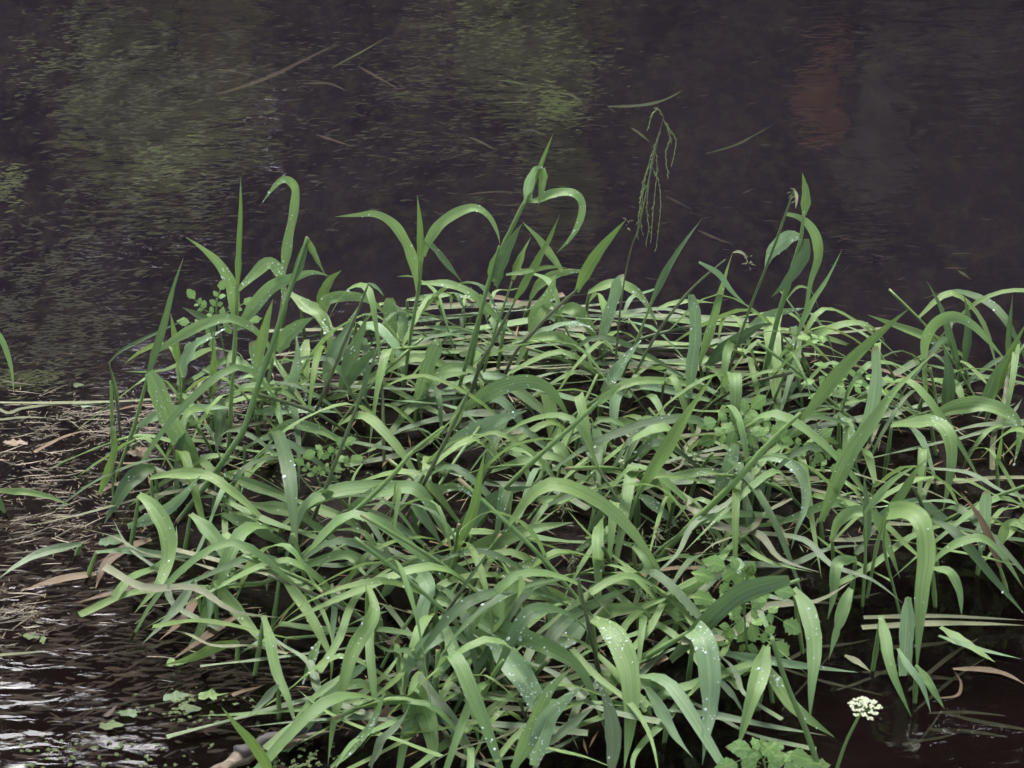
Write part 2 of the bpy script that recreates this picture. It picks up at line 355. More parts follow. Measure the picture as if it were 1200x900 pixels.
shoot('wide leaf hanging straight down from a bend, at the back right centre', [('g', 20, '908,372 905,386 906,410 908,442 911,475 913,506', {'k':1,'dr':2}), ('p', 12, '878,382 893,374 908,367 925,364 942,361', {'dr':10})])
shoot('thick dark sheathed stalk slanting up right behind the parsley leaf', [('d', 17, '828,430 850,408 870,394 890,382 905,378')])
shoot('smooth arching leaf whose tip bows over the water, back right', [('g', 14, '920,415 935,404 958,393 985,381 1010,379 1027,388 1037,400', {'dr':4})])
shoot('long yellow-green stem running diagonally across the right half, its leaf pointing up right',
 [('y', 15, '940,492 960,467 979,442 1008,412 1037,385 1066,361', {'dr':0,'t0':.1,'t1':-.2})], '938,484 900,521 863,563 825,600 791,634', 655, 7)
shoot('blade pointing left across the right-hand back leaves', [('g', 13, '1128,417 1108,405 1087,396 1054,383 1017,369')])
shoot('narrow dark upright blade standing behind the great arch at right', [('d', 9, '1125,430 1115,400 1103,362 1086,329', {'dr':0})])
shoot('dark upright blade directly right of the great arch', [('d', 11, '1131,430 1134,400 1135,375 1130,347', {'dr':0})])
shoot('great arching leaf at the right end, rising and bowing down to the right', [('g', 16, '1084,460 1081,425 1083,397 1096,378 1117,371 1140,381 1160,401 1180,424', {'dr':4})])
shoot('thin upright blade third from the right frame edge', [('d', 7, '1180,425 1183,385 1187,344', {'dr':0})])
shoot('blade leaning right at the right frame edge', [('y', 11, '1165,465 1175,435 1186,410 1203,378', {'dr':0})])
shoot('pair of dark broad blades below the great arch at right', [('d', 16, '1109,485 1112,455 1111,430 1106,405'), ('d', 15, '1150,480 1160,455 1170,430 1185,412')])
shoot('long pale blade rising to a point above the right cluster', [('g', 18, '962,610 978,572 998,530 1028,488 1050,458 1072,436 1100,408', {'dr':4})])
shoot('broad light blade slanting behind the long pale blade at right', [('p', 17, '1000,535 1015,500 1023,470 1026,440 1025,406', {'k':2,'dr':5})])
shoot('wide leaf arching over to the right and hanging at the right frame edge', [('g', 19, '1090,488 1117,478 1145,474 1172,480 1190,493 1194,515 1188,545', {'dr':15})])
shoot('leaf arching over and hanging straight down in the right cluster', [('g', 18, '1045,498 1075,495 1098,496 1111,509 1115,535 1111,570 1104,602', {'dr':6})])
shoot('narrow leaf hanging from a bend behind the diagonal yellow stem', [('g', 14, '983,485 994,500 993,530 980,562 972,586')])
shoot('long leaf curving down like a question mark above dark water, right centre', [('p', 12, '885,539 910,537 934,550 943,573 943,597 934,619 927,644', {'dr':12})])
shoot('short curled leaf inside the question-mark leaf, right centre', [('d', 9, '905,551 895,563 892,580 893,600')])
shoot('narrow dark leaf dangling over the black water, right of centre', [('d', 10, '872,576 876,595 881,610 887,634 892,658', {'dr':0})])
shoot('pointed leaf slanting down right beside the long diagonal yellow stem', [('g', 12, '793,574 806,586 820,600 835,620 858,646')])
shoot('bowed leaf over the centre right, ending by the diagonal yellow stem', [('g', 12, '748,576 770,566 790,560 825,553 850,556 866,566 873,580', {'dr':12})])
shoot('short leaf pointing down right near the centre right', [('p', 12, '748,580 760,587 775,599 797,620')])
shoot('great drooping ribbon leaf bent at its top, tip far below, right side', [('g', 20, '1042,600 1060,598 1076,606 1084,625 1086,655 1081,690 1078,731 1074,788', {'k':1,'dr':5})], '1040,600 1036,640 1050,700', 720, 3)
shoot('dark stalk-like blade slanting to the bottom right corner from the drooping ribbon', [('d', 11, '1090,609 1110,618 1130,636 1158,670 1182,698 1203,722', {'dr':2})])
shoot('leaf arching right in front of the right cluster, left of the great drooping ribbon', [('g', 13, '975,632 982,612 1000,600 1018,602 1030,613 1041,640 1055,678', {'dr':2})])
shoot('upright dark spear in the middle of the lower right cluster', [('d', 11, '1014,640 1016,615 1014,580 1012,553', {'dr':0}), ('g', 8, '1014,600 1030,580 1050,560 1075,545')], '1014,600 1014,660 1012,690', 710, 3.5)
shoot('yellow-green pointed leaf reaching up right behind the great drooping ribbon', [('y', 11, '1030,622 1043,600 1058,578 1075,550 1092,533', {'dr':0})], '1043,600 1030,630 1020,680', 700, 3.5)
shoot('small bright erect leaf in the right cluster', [('y', 9, '1168,545 1171,525 1175,503', {'dr':0})])
shoot('pale upright blade beaded with rain near the right frame edge', [('p', 15, '1150,645 1153,610 1155,575', {'k':2,'dr':18}), ('g', 12, '1172,640 1177,620 1190,611 1202,618')])
shoot('short brown withered blade in the right cluster', [('b', 9, '1172,665 1155,620 1140,595 1126,577', {'dr':0})], cat='dead blade', name='dead_grass_blade')
shoot('leaf humped over toward the right edge, low in the right cluster', [('g', 12, '1091,662 1105,648 1125,636 1148,631 1166,642 1182,662 1201,692', {'dr':2})])
shoot('small arched leaf hanging right of the great drooping ribbon', [('g', 11, '1093,666 1113,671 1124,693 1127,722', {'dr':0})])
shoot('short vertical blade ending bluntly at the water, lower right', [('p', 16, '1064,700 1062,735 1060,765 1057,792', {'k':2,'g0':790,'dr':2})])
shoot('slanting blade left of the blunt one, tip in the water, lower right', [('g', 12, '1032,722 1038,750 1046,787 1068,840', {'dr':2}), ('p', 8, '1052,760 1062,778 1080,802 1091,836')])
shoot('short leaf hanging just right of the blunt vertical blade', [('g', 9, '1074,780 1084,794 1093,808 1107,831', {'dr':0})])
shoot('narrow leaf bent over toward the left, right of the parsley plant', [('g', 13, '1003,655 985,658 979,670 977,697 970,726', {'dr':0}), ('g', 15, '997,690 988,712 979,742 971,774', {'dr':0}), ('d', 12, '1003,650 1012,640 1020,625')])
shoot('long leaf hanging straight down beside the parsley plant, lower right', [('g', 18, '930,690 944,710 952,738 954,769 951,802 949,846', {'dr':6})])
# --- middle left
shoot('blade with a broad rain-beaded bent top rising at the left edge of the tussock', [('g', 21, '232,550 224,532 211,514 197,490 187,463 180,446 174,436', {'k':2,'dr':14})])
shoot('horizontal leaf low behind the bent rain-beaded blade at left', [('p', 14, '162,500 180,489 213,481 247,478 285,478', {'dr':2})])
shoot('short blunt leaf hanging straight down, left of the leaning stem', [('d', 16, '253,466 258,485 257,508 252,530', {'k':1})])
shoot('leaf bowed over rightward in front of the leaning stem, left', [('g', 13, '264,470 285,456 310,453 333,460 360,477')])
shoot('straight horizontal leaf beaded with rain, left side', [('p', 13, '298,484 333,481 367,480 400,484', {'dr':14})])
shoot('long leaf bowing right below the straight horizontal one, left side', [('g', 13, '318,506 335,499 350,498 375,505 400,518 420,535')])
shoot('small dark shoot curved like a sickle at the far left', [('y', 10, '117,578 127,553 135,523 133,497', {'dr':0})], '133,497 131,470 130,455', 600, 3)
shoot('dark short leaf on the water edge at the far left, pointing down left', [('d', 19, '181,547 163,555 145,575 122,614', {'dr':2})])
shoot('two long leaves bowing away down right at the left edge', [('g', 14, '177,560 207,556 240,558 263,570 290,592 312,615 333,648'), ('p', 14, '150,617 180,606 205,590 222,572 236,556', {'dr':5})], gy=None)
shoot('leaf hanging and curling like a ribbon over the water at left', [('g', 18, '163,580 178,592 194,618 198,650 191,675 180,692 157,719', {'dr':8})])
shoot('straight leaf slanting gently right in the left middle', [('g', 13, '263,555 300,570 333,583 353,597 373,616')])
shoot('leaf pointed down right, left edge, tip over dark gap', [('g', 16, '223,603 242,620 260,643 272,668 277,692', {'dr':2})])
shoot('leaf slanting down right under the left middle leaves', [('g', 14, '260,603 287,613 320,630 353,649', {'dr':3})])
shoot('broad leaf sloping right in the left middle, above the yellow-green crossing stem', [('g', 15, '298,592 327,596 353,603 381,629', {'dr':4})])
shoot('long yellow-green crossing stem lying low at the left with a pointed leaf at its end',
 [('y', 10, '340,668 310,663 285,668 262,679 250,683', {'dr':0})], '483,530 460,557 423,593 383,627 367,640 340,663 310,683 267,687', 705, 5)
shoot('pale leaf lying along the water at the left edge', [('p', 9, '113,647 150,645 187,650 235,650 293,647', {'g1':660,'dr':2})])
shoot('dead pale leaf trailing into the left frame edge on the water', [('o', 11, '95,637 50,648 20,663 -4,680', {'g0':650,'dr':0})])
shoot('small blade lying on the water at the left frame edge', [('g', 8, '-5,575 33,577 60,583 84,593', {'g0':600,'dr':0})])
shoot('lone blade curving in from the left frame edge above the water', [('g', 7, '-10,375 0,395 8,412 14,435 16,461', {'g0':470,'dr':0})])
shoot('leaf slanting down right to a point, lower left', [('g', 14, '252,681 270,706 287,727 300,743 317,764', {'dr':2})])
shoot('long thin leaf dropping to the log, lower left', [('g', 12, '309,722 317,752 324,787 337,817 349,859', {'dr':2})])
shoot('zigzag leaf bent sharply halfway, lower left of the tussock', [('g', 13, '328,673 347,697 363,722 377,748 388,774 387,802', {'dr':3})])
shoot('short olive leaf pointing down left near the log', [('o', 9, '326,802 308,824 289,841', {'dr':0})])
shoot('slim leaf running down left onto the log', [('g', 10, '403,790 390,802 365,822 336,855', {'dr':0}), ('g', 10, '376,750 364,777 355,802')])
shoot('bright green blade standing up from the bottom frame edge, lower left', [('y', 11, '318,915 312,895 297,872 280,853 260,829', {'dr':0,'g0':930})])
shoot('small vertical leaf hanging into the water at lower left', [('p', 7, '243,686 247,713 243,738', {'dr':0})])
shoot('slender leaf with a blunt end pointing left, lower left', [('y', 11, '279,752 253,758 227,770 193,779', {'dr':0,'g0':775}), ('p', 7, '312,749 293,759 279,768')])
shoot('old green leaf pointing down left into the water, lower left', [('o', 12, '229,681 210,710 190,733 166,755', {'dr':0})])
# --- middle
shoot('big arched leaf across the centre, hanging tip to the right', [('g', 19, '540,482 565,465 590,453 617,447 637,452 653,467 670,495', {'dr':5}), ('g', 17, '641,462 645,487 643,515', {'dr':0,'k':1})])
shoot('broad light leaf rising right under the big centre arch', [('p', 21, '519,531 550,510 583,493 618,481', {'dr':12})])
shoot('broad leaf curving up right, left of the big centre arch', [('g', 20, '486,468 501,452 525,440 551,437')])
shoot('leaf running down right under the big centre arch', [('g', 17, '556,442 583,447 607,461 628,489', {'dr':2})])
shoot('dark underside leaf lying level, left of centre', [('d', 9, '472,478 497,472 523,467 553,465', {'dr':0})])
shoot('hanging leaf beaded with rain below the big centre arch', [('p', 14, '676,496 684,510 688,536', {'k':1,'dr':12}), ('y', 5, '688,565 689,545 688,530',{'dr':0})])
shoot('short pointed leaf hanging down right, centre', [('g', 14, '641,521 658,529 667,547 673,575', {'dr':3})])
shoot('erect yellow-green sheath leaf in the very centre', [('y', 11, '536,645 549,613 557,590 562,560 569,526', {'dr':0})], '537,643 525,675 512,700', 730, 4)
shoot('thick leaf arched over with its tip straight down, left of the central sheath', [('g', 18, '410,596 437,580 463,573 485,573 501,588 516,616 533,652', {'dr':12})])
shoot('shorter leaf hanging under the thick arched one', [('p', 12, '483,592 500,610 518,639')])
shoot('small arch right of the thick arched leaf', [('g', 11, '502,585 523,572 540,572 555,583'), ('d', 19, '530,632 560,602 590,578 624,570')])
shoot('long light leaf streaming right across the centre', [('g', 18, '538,650 583,634 627,620 672,612', {'dr':5})])
shoot('long level leaf pointing right, centre', [('g', 13, '615,582 650,587 683,578 717,567 745,557', {'dr':4})])
shoot('long diagonal green stem left of centre, running from the centre down to the left', [('y', 9, '483,530 500,518 517,505 541,479', {'dr':0})], '520,500 483,530 460,557 423,593 383,627 352,655', 680, 5)
shoot('long diagonal green stem right of centre, rising to the right', [('g', 10, '700,473 715,462 728,450', {'dr':0})], '727,452 700,473 670,500 633,533 597,567 570,600', 640, 5)
shoot('thin dark leaning stem left of centre crossing the pale leaves', [('d', 6, '417,480 430,445 443,407', {'dr':0})], '443,407 417,480 390,550 373,593 362,620', 640, 4, 'stemd')
shoot('dark stem slanting under the big centre arch', [('g', 10, '527,505 540,480 551,455', {'dr':0})], '550,457 527,507 500,560 480,600', 630, 4, 'stemd')
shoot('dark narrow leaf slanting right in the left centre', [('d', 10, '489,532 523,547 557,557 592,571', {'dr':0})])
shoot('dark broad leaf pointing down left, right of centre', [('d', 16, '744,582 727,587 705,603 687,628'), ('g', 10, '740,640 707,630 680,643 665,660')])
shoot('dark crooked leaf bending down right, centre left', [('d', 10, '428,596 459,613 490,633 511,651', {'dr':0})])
shoot('leaf slanting down right beside the dark crooked leaf', [('g', 12, '348,587 383,600 413,613 438,639')])
shoot('thin leaf slanting right at the left centre, under the crossing stem', [('g', 9, '348,602 377,622 402,640 420,655')])
shoot('leaf running level right, low centre', [('g', 11, '582,677 617,663 650,650 675,648')])
shoot('low leaf humped over, right of low centre', [('g', 11, '692,689 717,680 740,683 751,695 765,712')])
shoot('leaf pair crossing at right of centre, tips down right', [('g', 12, '700,490 733,496 762,503 784,518', {'dr':2}), ('p', 11, '728,452 775,456 821,467 868,480', {'dr':1})])
shoot('bold yellow-green blade rising steeply to the right, centre right', [('y', 18, '748,577 765,553 781,528 806,486 838,437', {'dr':0,'t0':.1})], '752,570 740,600 728,630', 650, 5)
shoot('pair of pointed blades left of the bold yellow-green one', [('g', 13, '748,538 768,507 781,490 792,475'), ('g', 12, '735,500 755,498 775,510 790,528', {'dr':6})])
shoot('bluish blade beaded with rain standing beside the parsley leaf', [('p', 15, '838,582 853,549 862,520', {'k':2,'dr':20})])
shoot('low bowed leaf behind the diagonal yellow stem', [('g', 11, '892,526 920,511 950,503 970,508')])
shoot('rain-beaded leaf sloping up right, right of centre', [('p', 18, '706,460 720,440 733,421 752,398', {'dr':22})])
shoot('small bright level leaf lying across the diagonal yellow stem', [('y', 8, '937,483 958,485 980,485', {'dr':0})])
shoot('upright leaf with a rounded top at the middle left', [('g', 16, '300,470 303,440 302,420 296,400', {'k':2}), ('p', 12, '338,470 345,440 349,415 347,392')])
# --- lower middle
shoot('leaf with an overhanging blunt head twisting down, lower centre-left', [('p', 17, '484,671 498,680 502,697 495,718 496,748 491,790', {'k':1,'dr':14})])
shoot('very long leaf running to the bottom frame edge from a raised bend, lower left centre', [('g', 16, '430,686 438,712 429,735 412,765 400,807 390,850 384,898', {'dr':8})])
shoot('narrow leaf hanging beside the very long one, lower left centre', [('g', 11, '436,712 444,733 448,755'), ('p', 8, '389,684 393,710 390,740 391,769', {'dr':0})])
shoot('long sweeping leaf crossing the lower centre and dropping to the bottom', [('g', 19, '512,702 550,717 583,735 617,747 650,762 677,780 694,810 711,862', {'dr':12})])
shoot('broad leaf thickly beaded with rain dropping to the bottom centre', [('p', 25, '575,748 590,764 605,785 624,813 636,848 632,890', {'dr':38})])
shoot('broad rain-beaded leaf arching down to the bottom, right of centre', [('g', 23, '695,726 712,736 727,757 737,785 740,820 737,862 731,903', {'dr':26})])
shoot('rain-beaded leaf bending down left, lower centre', [('p', 19, '692,722 680,735 664,752 640,770 612,788', {'dr':10}), ('p', 15, '560,756 543,764 522,775 511,797 506,822', {'dr':14})])
shoot('massive green leaf rising right to a raised end, lower centre', [('g', 24, '543,777 560,758 575,735 592,710 614,679', {'k':2,'dr':0})])
shoot('light leaf lying toward the right, low centre', [('g', 18, '585,686 617,692 650,697 684,714'), ('y', 11, '590,720 620,712 645,706')])
shoot('bright leaf standing vertical at the bottom, left of centre', [('g', 20, '487,808 497,830 506,862 508,905', {'dr':2,'k':1})])
shoot('dull leaf running down right to the bottom, left of centre', [('o', 15, '492,790 508,820 530,847 550,880 566,910')])
shoot('narrow leaf dropping past the middle bottom', [('g', 13, '517,722 530,756 542,790 553,827 563,880')])
shoot('leaf rising from the bottom and bowing right, thick with raindrops', [('p', 20, '626,897 636,856 653,828 685,802', {'dr':24})])
shoot('green blade slanting up right from the bottom centre', [('g', 17, '602,900 627,850 643,810 672,781'), ('o', 11, '644,872 670,850 699,826')])
shoot('broad dull blade standing at the bottom right of centre', [('o', 18, '716,905 717,858 708,815 696,795', {'dr':8})])
shoot('yellowed broad blade with brown blotches at the bottom left of centre', [('o', 18, '435,900 452,868 472,846 482,820')])
shoot('thin leaf curling up from the bottom left to a brown tip', [('g', 10, '388,900 420,870 440,842 453,800'), ('b', 7, '440,850 452,835 455,815', {'dr':0})])
shoot('leaf leaning right over the gap, lower left centre', [('p', 10, '402,798 420,785 441,771', {'dr':0}), ('d', 10, '447,700 466,678 484,672')])
shoot('small folded leaf dangling upright in the lower centre', [('p', 14, '642,706 650,732 652,756', {'k':1,'dr':2})])
shoot('leaf arching level to the right, low centre right', [('g', 13, '697,728 715,716 735,713 752,716 770,728')])
shoot('thin dark stem leaning right through the lower centre', [('d', 5, '537,697 555,672 571,648', {'dr':0})], '570,650 537,697 500,753 473,787', 800, 3.4, 'stemd')
shoot('black thin stalk leaning in the lower centre right', [('d', 5, '685,715 680,695 677,676', {'dr':0})], '678,677 687,720 700,777 706,800', 815, 4, 'stemd')
shoot('long thin green stem rising right through the lower centre', [('y', 9, '615,727 627,718 641,706', {'dr':0})], '640,707 597,740 560,768 543,780', 800, 4.5)
shoot('thin straw-green stem lying level at lower left centre', [('p', 5, '420,727 440,720 455,716', {'dr':0})], '420,727 383,743 350,747 335,750', 765, 3)
shoot('dull wide leaf dropping through the lower centre', [('d', 13, '533,745 553,756 567,770 577,787 580,808'), ('g', 14, '483,688 505,668 530,652 548,640')])
shoot('broad sheathed stalk slanting up to the parsley plant, lower right', [('d', 18, '786,774 817,742 844,713 877,690 925,678', {'dr':0,'k':2})], '937,679 862,709 806,742 750,776', 800, 6)
shoot('big rain-beaded leaf dropping to the bottom, left of the parsley plant', [('p', 23, '813,738 824,750 831,785 831,830 827,862 823,896', {'k':1,'dr':34})])
shoot('pointed leaf dropping below the parsley plant', [('g', 19, '898,758 892,785 883,815 864,879', {'dr':4})])
shoot('leaf slanting right under the parsley plant, tip in dark water', [('g', 15, '896,778 911,802 930,829 978,864', {'dr':8})])
shoot('leaf lying right on the water below the parsley plant', [('p', 10, '838,764 881,771 937,780 1006,788', {'dr':2})])
shoot('long pale leaf lying low toward the bottom right', [('o', 9, '785,832 844,840 900,851 969,862', {'dr':2})])
shoot('leaf slanting down right at the bottom, right of centre', [('p', 14, '758,806 776,838 791,864 812,888')])
shoot('level leaf above the slanting bottom one, right of centre', [('g', 14, '747,797 787,812 825,829', {'dr':3}), ('o', 10, '838,794 860,818 872,838')])
shoot('leaf pair fanned up right, left of the parsley plant', [('g', 11, '748,722 784,705 817,686 846,666', {'dr':0}), ('g', 10, '778,710 817,712 853,711')])
shoot('curved leaf hanging down left of the fanned pair, right of low centre', [('g', 13, '742,640 760,658 766,690 762,715', {'dr':10})])
# ---------------------------------------------------------------- panicle, parsley plants, umbel
def pxc(pts, gy, n=5, zmin=-.03): return crom([at(x, y, gy, zmin) for x, y in parse(pts)], n)
# nodding flower panicle over the dark water
C = pxc('732,326 740,290 750,262 760,215 772,160 778,138', 470)
ro = empty('grass_flower_head', C[0]); tag(ro, 'tall thin grass stalk with a drooping loose flower head over the dark water', 'grass flower')
lo = pxc('718,470 725,380 732,326', 470)
Cs = lo[:-1]+C; V, F, UV = tube(Cs, [.0013-.0010*i/len(Cs) for i in range(len(Cs))], 5); mesh('stem', V, F, M['stemd'], ro, UV)
brs = ['778,138 772,129 765,133 760,150', '777,140 784,150 792,165 788,190', '776,145 768,170 762,200 752,250', '772,160 764,180 755,215 750,262', '768,175 770,200 766,240 763,280',
       '765,190 756,205 750,240 752,270', '764,195 772,215 774,245 769,290', '762,205 758,240 760,268 757,285', '779,142 785,162 780,180 783,205', '760,215 752,228 749,250 747,275']
SV, SF = [], []
def spikelet(V, F, c, d, l, wd):
    d = d.normalized(); a = d.orthogonal().normalized(); b = d.cross(a); i0 = len(V)
    V += [c, c+d*l*.45+a*wd, c+d*l*.45+b*wd, c+d*l*.45-a*wd, c+d*l*.45-b*wd, c+d*l]
    for k in range(4):
        F.append((i0, i0+1+(k+1) % 4, i0+1+k)); F.append((i0+5, i0+1+k, i0+1+(k+1) % 4))
for b_ in brs:
    gy_ = 470+R.uniform(-8, 8); B = pxc(b_, gy_, 6)
    V, F, UV = tube(B, [.0003]*len(B), 4); mesh('branch', V, F, M['pan'], ro, UV)
    for i in range(2, len(B)):
        for _ in range(1):
            d = (B[i]-B[i-1]).normalized()+Vector((R.uniform(-.5, .5), R.uniform(-.5, .5), R.uniform(-.8, .2)))
            spikelet(SV, SF, B[i], d, R.uniform(.004, .008), .0005)
o = mesh('spikelets', SV, SF, M['pan'], ro, [(.3, .5)]*len(SV), smooth=False); o['kind'] = 'stuff'
# withered little flower tufts on three other stems and pale spent florets low down
def tuft(x, y, gy, label, n=14, ln=9):
    c = at(x, y, gy); r_ = empty('flower_tuft', c); tag(r_, label, 'grass flower', 'withered flower tufts of the reed grass')
    V, F = [], []
    for _ in range(n):
        spikelet(V, F, c+Vector((R.uniform(-.003, .003), 0, R.uniform(-.012, .004))), Vector((R.uniform(-1, 1), R.uniform(-1, 1), R.uniform(-1.3, .3))), R.uniform(.5, 1)*ln*.001, .0008)
    q = mesh('florets', V, F, M['s'], r_, [(.3, .5)]*len(V), smooth=False); q['kind'] = 'stuff'
tuft(931, 224, 480, 'little withered flower tuft at the tip of the dark stem, back right')
tuft(876, 303, 470, 'little nodding flower tuft at back right over the water', 10, 8)
tuft(660, 596, 660, 'pale spent floret tuft in the centre of the tussock')
tuft(672, 655, 700, 'pale spent floret tuft right of the long light centre leaf', 22, 12)
tuft(770, 620, 700, 'pale spent floret tuft beside the diagonal yellow stem', 22, 12)
tuft(583, 662, 700, 'pale spent floret tuft under the long light centre leaf', 16, 10)
tuft(735, 257, 470, 'tiny seed tuft at the tip of the broad pointed back leaf', 8, 6)
tuft(312, 686, 720, 'tiny pale tuft on the crossing stem, lower left', 8, 6)

# water parsley: divided leaves built of toothed leaflets
def leaflet_mesh(k):
    rr = random.Random(k); pts = [(0, 0)]; n = 5
    outl = [(.16, .12), (.34, .16), (.30, .30), (.46, .40), (.36, .50), (.42, .64), (.26, .70), (.22, .86), (.09, .86), (0, 1.02)]
    outl = [(a*rr.uniform(.8, 1.2)*(1.12 if q % 2 == 0 else .62), b*rr.uniform(.95, 1.05)) for q, (a, b) in enumerate(outl)]
    left = [(-a*rr.uniform(.85, 1.1), b) for a, b in outl[:-1]][::-1]
    ring = [(0, 0)]+outl+left
    V = [Vector((0, .45, .0))]+[Vector((a, b, -.18*a*a-.12*b*b+rr.uniform(-.02, .02)+.06*abs(a))) for a, b in ring]
    F = [(0, i, i % (len(V)-1)+1) for i in range(1, len(V))]
    me = bpy.data.meshes.new('leaflet'); me.from_pydata([tuple(v) for v in V], [], F)
    l = me.uv_layers.new(name='UVMap'); fu = []
    for f in F:
        for i in f: fu += (V[i].x+.5, V[i].y*.7+.3)
    l.data.foreach_set('uv', fu); me.materials.append(M['fern']); return me
LM = [leaflet_mesh(k) for k in range(4)]
def leaflet(root, c, d, up, size):
    d = d.normalized(); x = d.cross(up).normalized(); z = x.cross(d)
    o = bpy.data.objects.new('leaflet', R.choice(LM)); COL.objects.link(o)
    m = Matrix((x, d, z)).transposed().to_4x4(); m.translation = c
    o.parent = root; o.matrix_parent_inverse = Matrix.Translation(-root.location)
    o.matrix_basis = m @ Matrix.Diagonal((size, size, size, 1)); return o
def parsley(label, stem, fronds, gy, sz=.015, up=(0, -.7, .7)):
    C = pxc(stem, gy, 4); r_ = empty('parsley_plant', (C[-1].x, C[-1].y, 0)); tag(r_, label, 'water parsley', 'water parsley growing among the reed grass')
    V, F, UV = tube(C, [.0011]*len(C), 6); mesh('stem', V, F, M['stem'], r_, UV)
    U = Vector(up).normalized()
    for fr in fronds:
        B = pxc(fr, gy+R.uniform(-6, 6), 5); V, F, UV = tube(B, [.0006]*len(B), 4); mesh('leaf_stalk', V, F, M['stem'], r_, UV)
        n = len(B); tot = sum((B[i]-B[i-1]).length for i in range(1, n))
        k = max(2, int(tot/(sz*.85)))
        for j in range(k):
            s = .25+.75*j/k; i = min(n-2, int(s*(n-1))); T = (B[i+1]-B[i]).normalized(); S = T.cross(U).normalized()
            for sg in (-1, 1):
                a = math.radians(R.uniform(45, 62)); z_ = sz*(.95-.4*s)*R.uniform(.7, 1.15)
                leaflet(r_, B[i], T*math.cos(a)+S*sg*math.sin(a)+U*R.uniform(-.15, .15), (U+Vector((R.uniform(-.35, .35), R.uniform(-.35, .35), 0))).normalized(), z_)
        leaflet(r_, B[-1], B[-1]-B[-2], U, sz*1.1)
    return r_
parsley('small parsley frond standing out against dark water at back left', '254,350 254,372 262,408 270,440', ['254,370 238,362 228,350', '254,372 270,364 285,356', '254,380 236,380 222,378', '256,384 276,380 292,376', '257,395 240,400 228,404', '254,362 255,350 258,340'], 470, .013)
parsley('fresh parsley plant with a drooping blue-green leaf at lower right', '877,676 873,700 873,730 875,760', ['873,690 858,684 838,678', '873,695 890,688 906,690', '873,705 855,708 836,704', '874,712 896,716 918,728', '874,722 858,732 845,745', '875,728 892,738 908,752', '875,735 876,752 874,772', '873,682 866,670 850,664'], 790, .021)
parsley('parsley leaf low in the gap left of the diagonal yellow stem', '868,500 880,520 884,545', ['868,498 855,492 840,494', '868,500 872,486 880,478', '866,504 852,508 840,512', '872,502 892,494 908,492', '874,508 890,512 902,508'], 575, .020)
parsley('flat feathery parsley leaf light green in the back right', '995,452 985,490 980,520', ['995,450 975,444 955,446', '996,448 1015,442 1034,444', '994,452 978,458 962,462', '998,452 1012,456 1030,458', '994,446 985,436 970,430', '966,405 960,398 950,396'], 530, .014, (0, -.2, 1))
parsley('parsley leaf at the bottom right frame edge', '895,890 900,915', ['892,895 878,888 862,893', '895,890 905,880 925,884', '895,893 915,893 938,894', '890,898 868,902 855,905', '893,888 890,880 880,878', '900,898 925,902 945,900'], 935, .020)
parsley('small parsley sprig deep in the left centre gap', '390,535 388,560 386,580', ['390,535 380,528 370,530', '390,534 395,524 402,520', '390,540 402,542 410,540'], 600, .014)
parsley('hidden parsley sprig showing behind the hanging leaves, right centre', '950,535 948,560 945,590', ['950,535 965,528 978,530', '950,537 960,545 972,548', '948,532 938,524 930,520', '950,530 955,518 962,512'], 600, .014)
parsley('parsley sprig at the left edge under the sickle shoot', '372,560 378,575 380,590', ['372,558 362,550 356,545', '372,556 380,548 388,548'], 610, .011)
# two stout green flower stalks at lower right, one with a white umbel
def stalk(label, pts, gy, r0, r1, name='flower_stalk', cat='flower stalk', mat='stem'):
    C = pxc(pts, gy, 5); r_ = empty(name, (C[-1].x, C[-1].y, 0)); tag(r_, label, cat)
    n = len(C); V, F, UV = tube(C, [r0+(r1-r0)*i/n for i in range(n)], 7); mesh('stem', V, F, M[mat], r_, UV); return r_, C
stalk('thick bare green stalk rising from the bottom edge below the parsley plant', '905,748 914,778 926,812 945,857 968,925', 930, .0021, .0029)
r_, C = stalk('white umbel flower on a green stalk at the bottom right over dark water', '1009,834 1002,848 993,866 984,890 974,925', 930, .0012, .0018, 'umbel_flower', 'flower')
top = C[0]
pm, pf = [], []
for k in range(24):
    a = k*2.4; rad = .0145*math.sqrt(k/24); dome = .009-.006*(k/24)
    q = top+Vector((math.cos(a)*rad*1.05+.003, math.sin(a)*rad, dome+math.sin(a)*rad*.1))
    V, F, UV = tube([top, q-Vector((0, 0, .001))], [.0003, .0003], 4); mesh('flower_ray', V, F, M['stem'], r_, UV)
    V, F = [], []
    for _ in range(7):
        c = q+Vector((R.uniform(-1, 1)*.0021, R.uniform(-1, 1)*.0021, R.uniform(-.2, 1)*.0012)); nn = (Vector((R.uniform(-.5, .5), -.3, 1))).normalized()
        t1 = nn.orthogonal().normalized(); t2 = nn.cross(t1)
        for p_ in range(5):
            A = p_*1.2566+R.random()*.3; dd = t1*math.cos(A)+t2*math.sin(A); ss = nn.cross(dd); i0 = len(V); L_ = .0014
            V += [c, c+dd*L_*.6+ss*L_*.38+nn*.0003, c+dd*L_+nn*.0002, c+dd*L_*.6-ss*L_*.38+nn*.0003]; F += [(i0, i0+1, i0+2, i0+3)]
    mesh('umbellet', V, F, M['white'], r_, smooth=False)
# green flower bud of the parsley
r_, C = stalk('small bright green flower bud above the parsley plant', '877,672 873,684 872,700 870,720', 790, .0007, .0009, 'flower_bud', 'flower bud')
V, F = [], []
for _ in range(60):
    spikelet(V, F, C[0]+Vector((R.uniform(-1, 1)*.005, R.uniform(-1, 1)*.005, R.uniform(-.2, 1)*.005)), Vector((R.uniform(-1, 1), R.uniform(-1, 1), 1)), .004, .0012)
q = mesh('bud_cluster', V, F, M['y'], r_, [(.3, .5)]*len(V), smooth=False); q['kind'] = 'stuff'

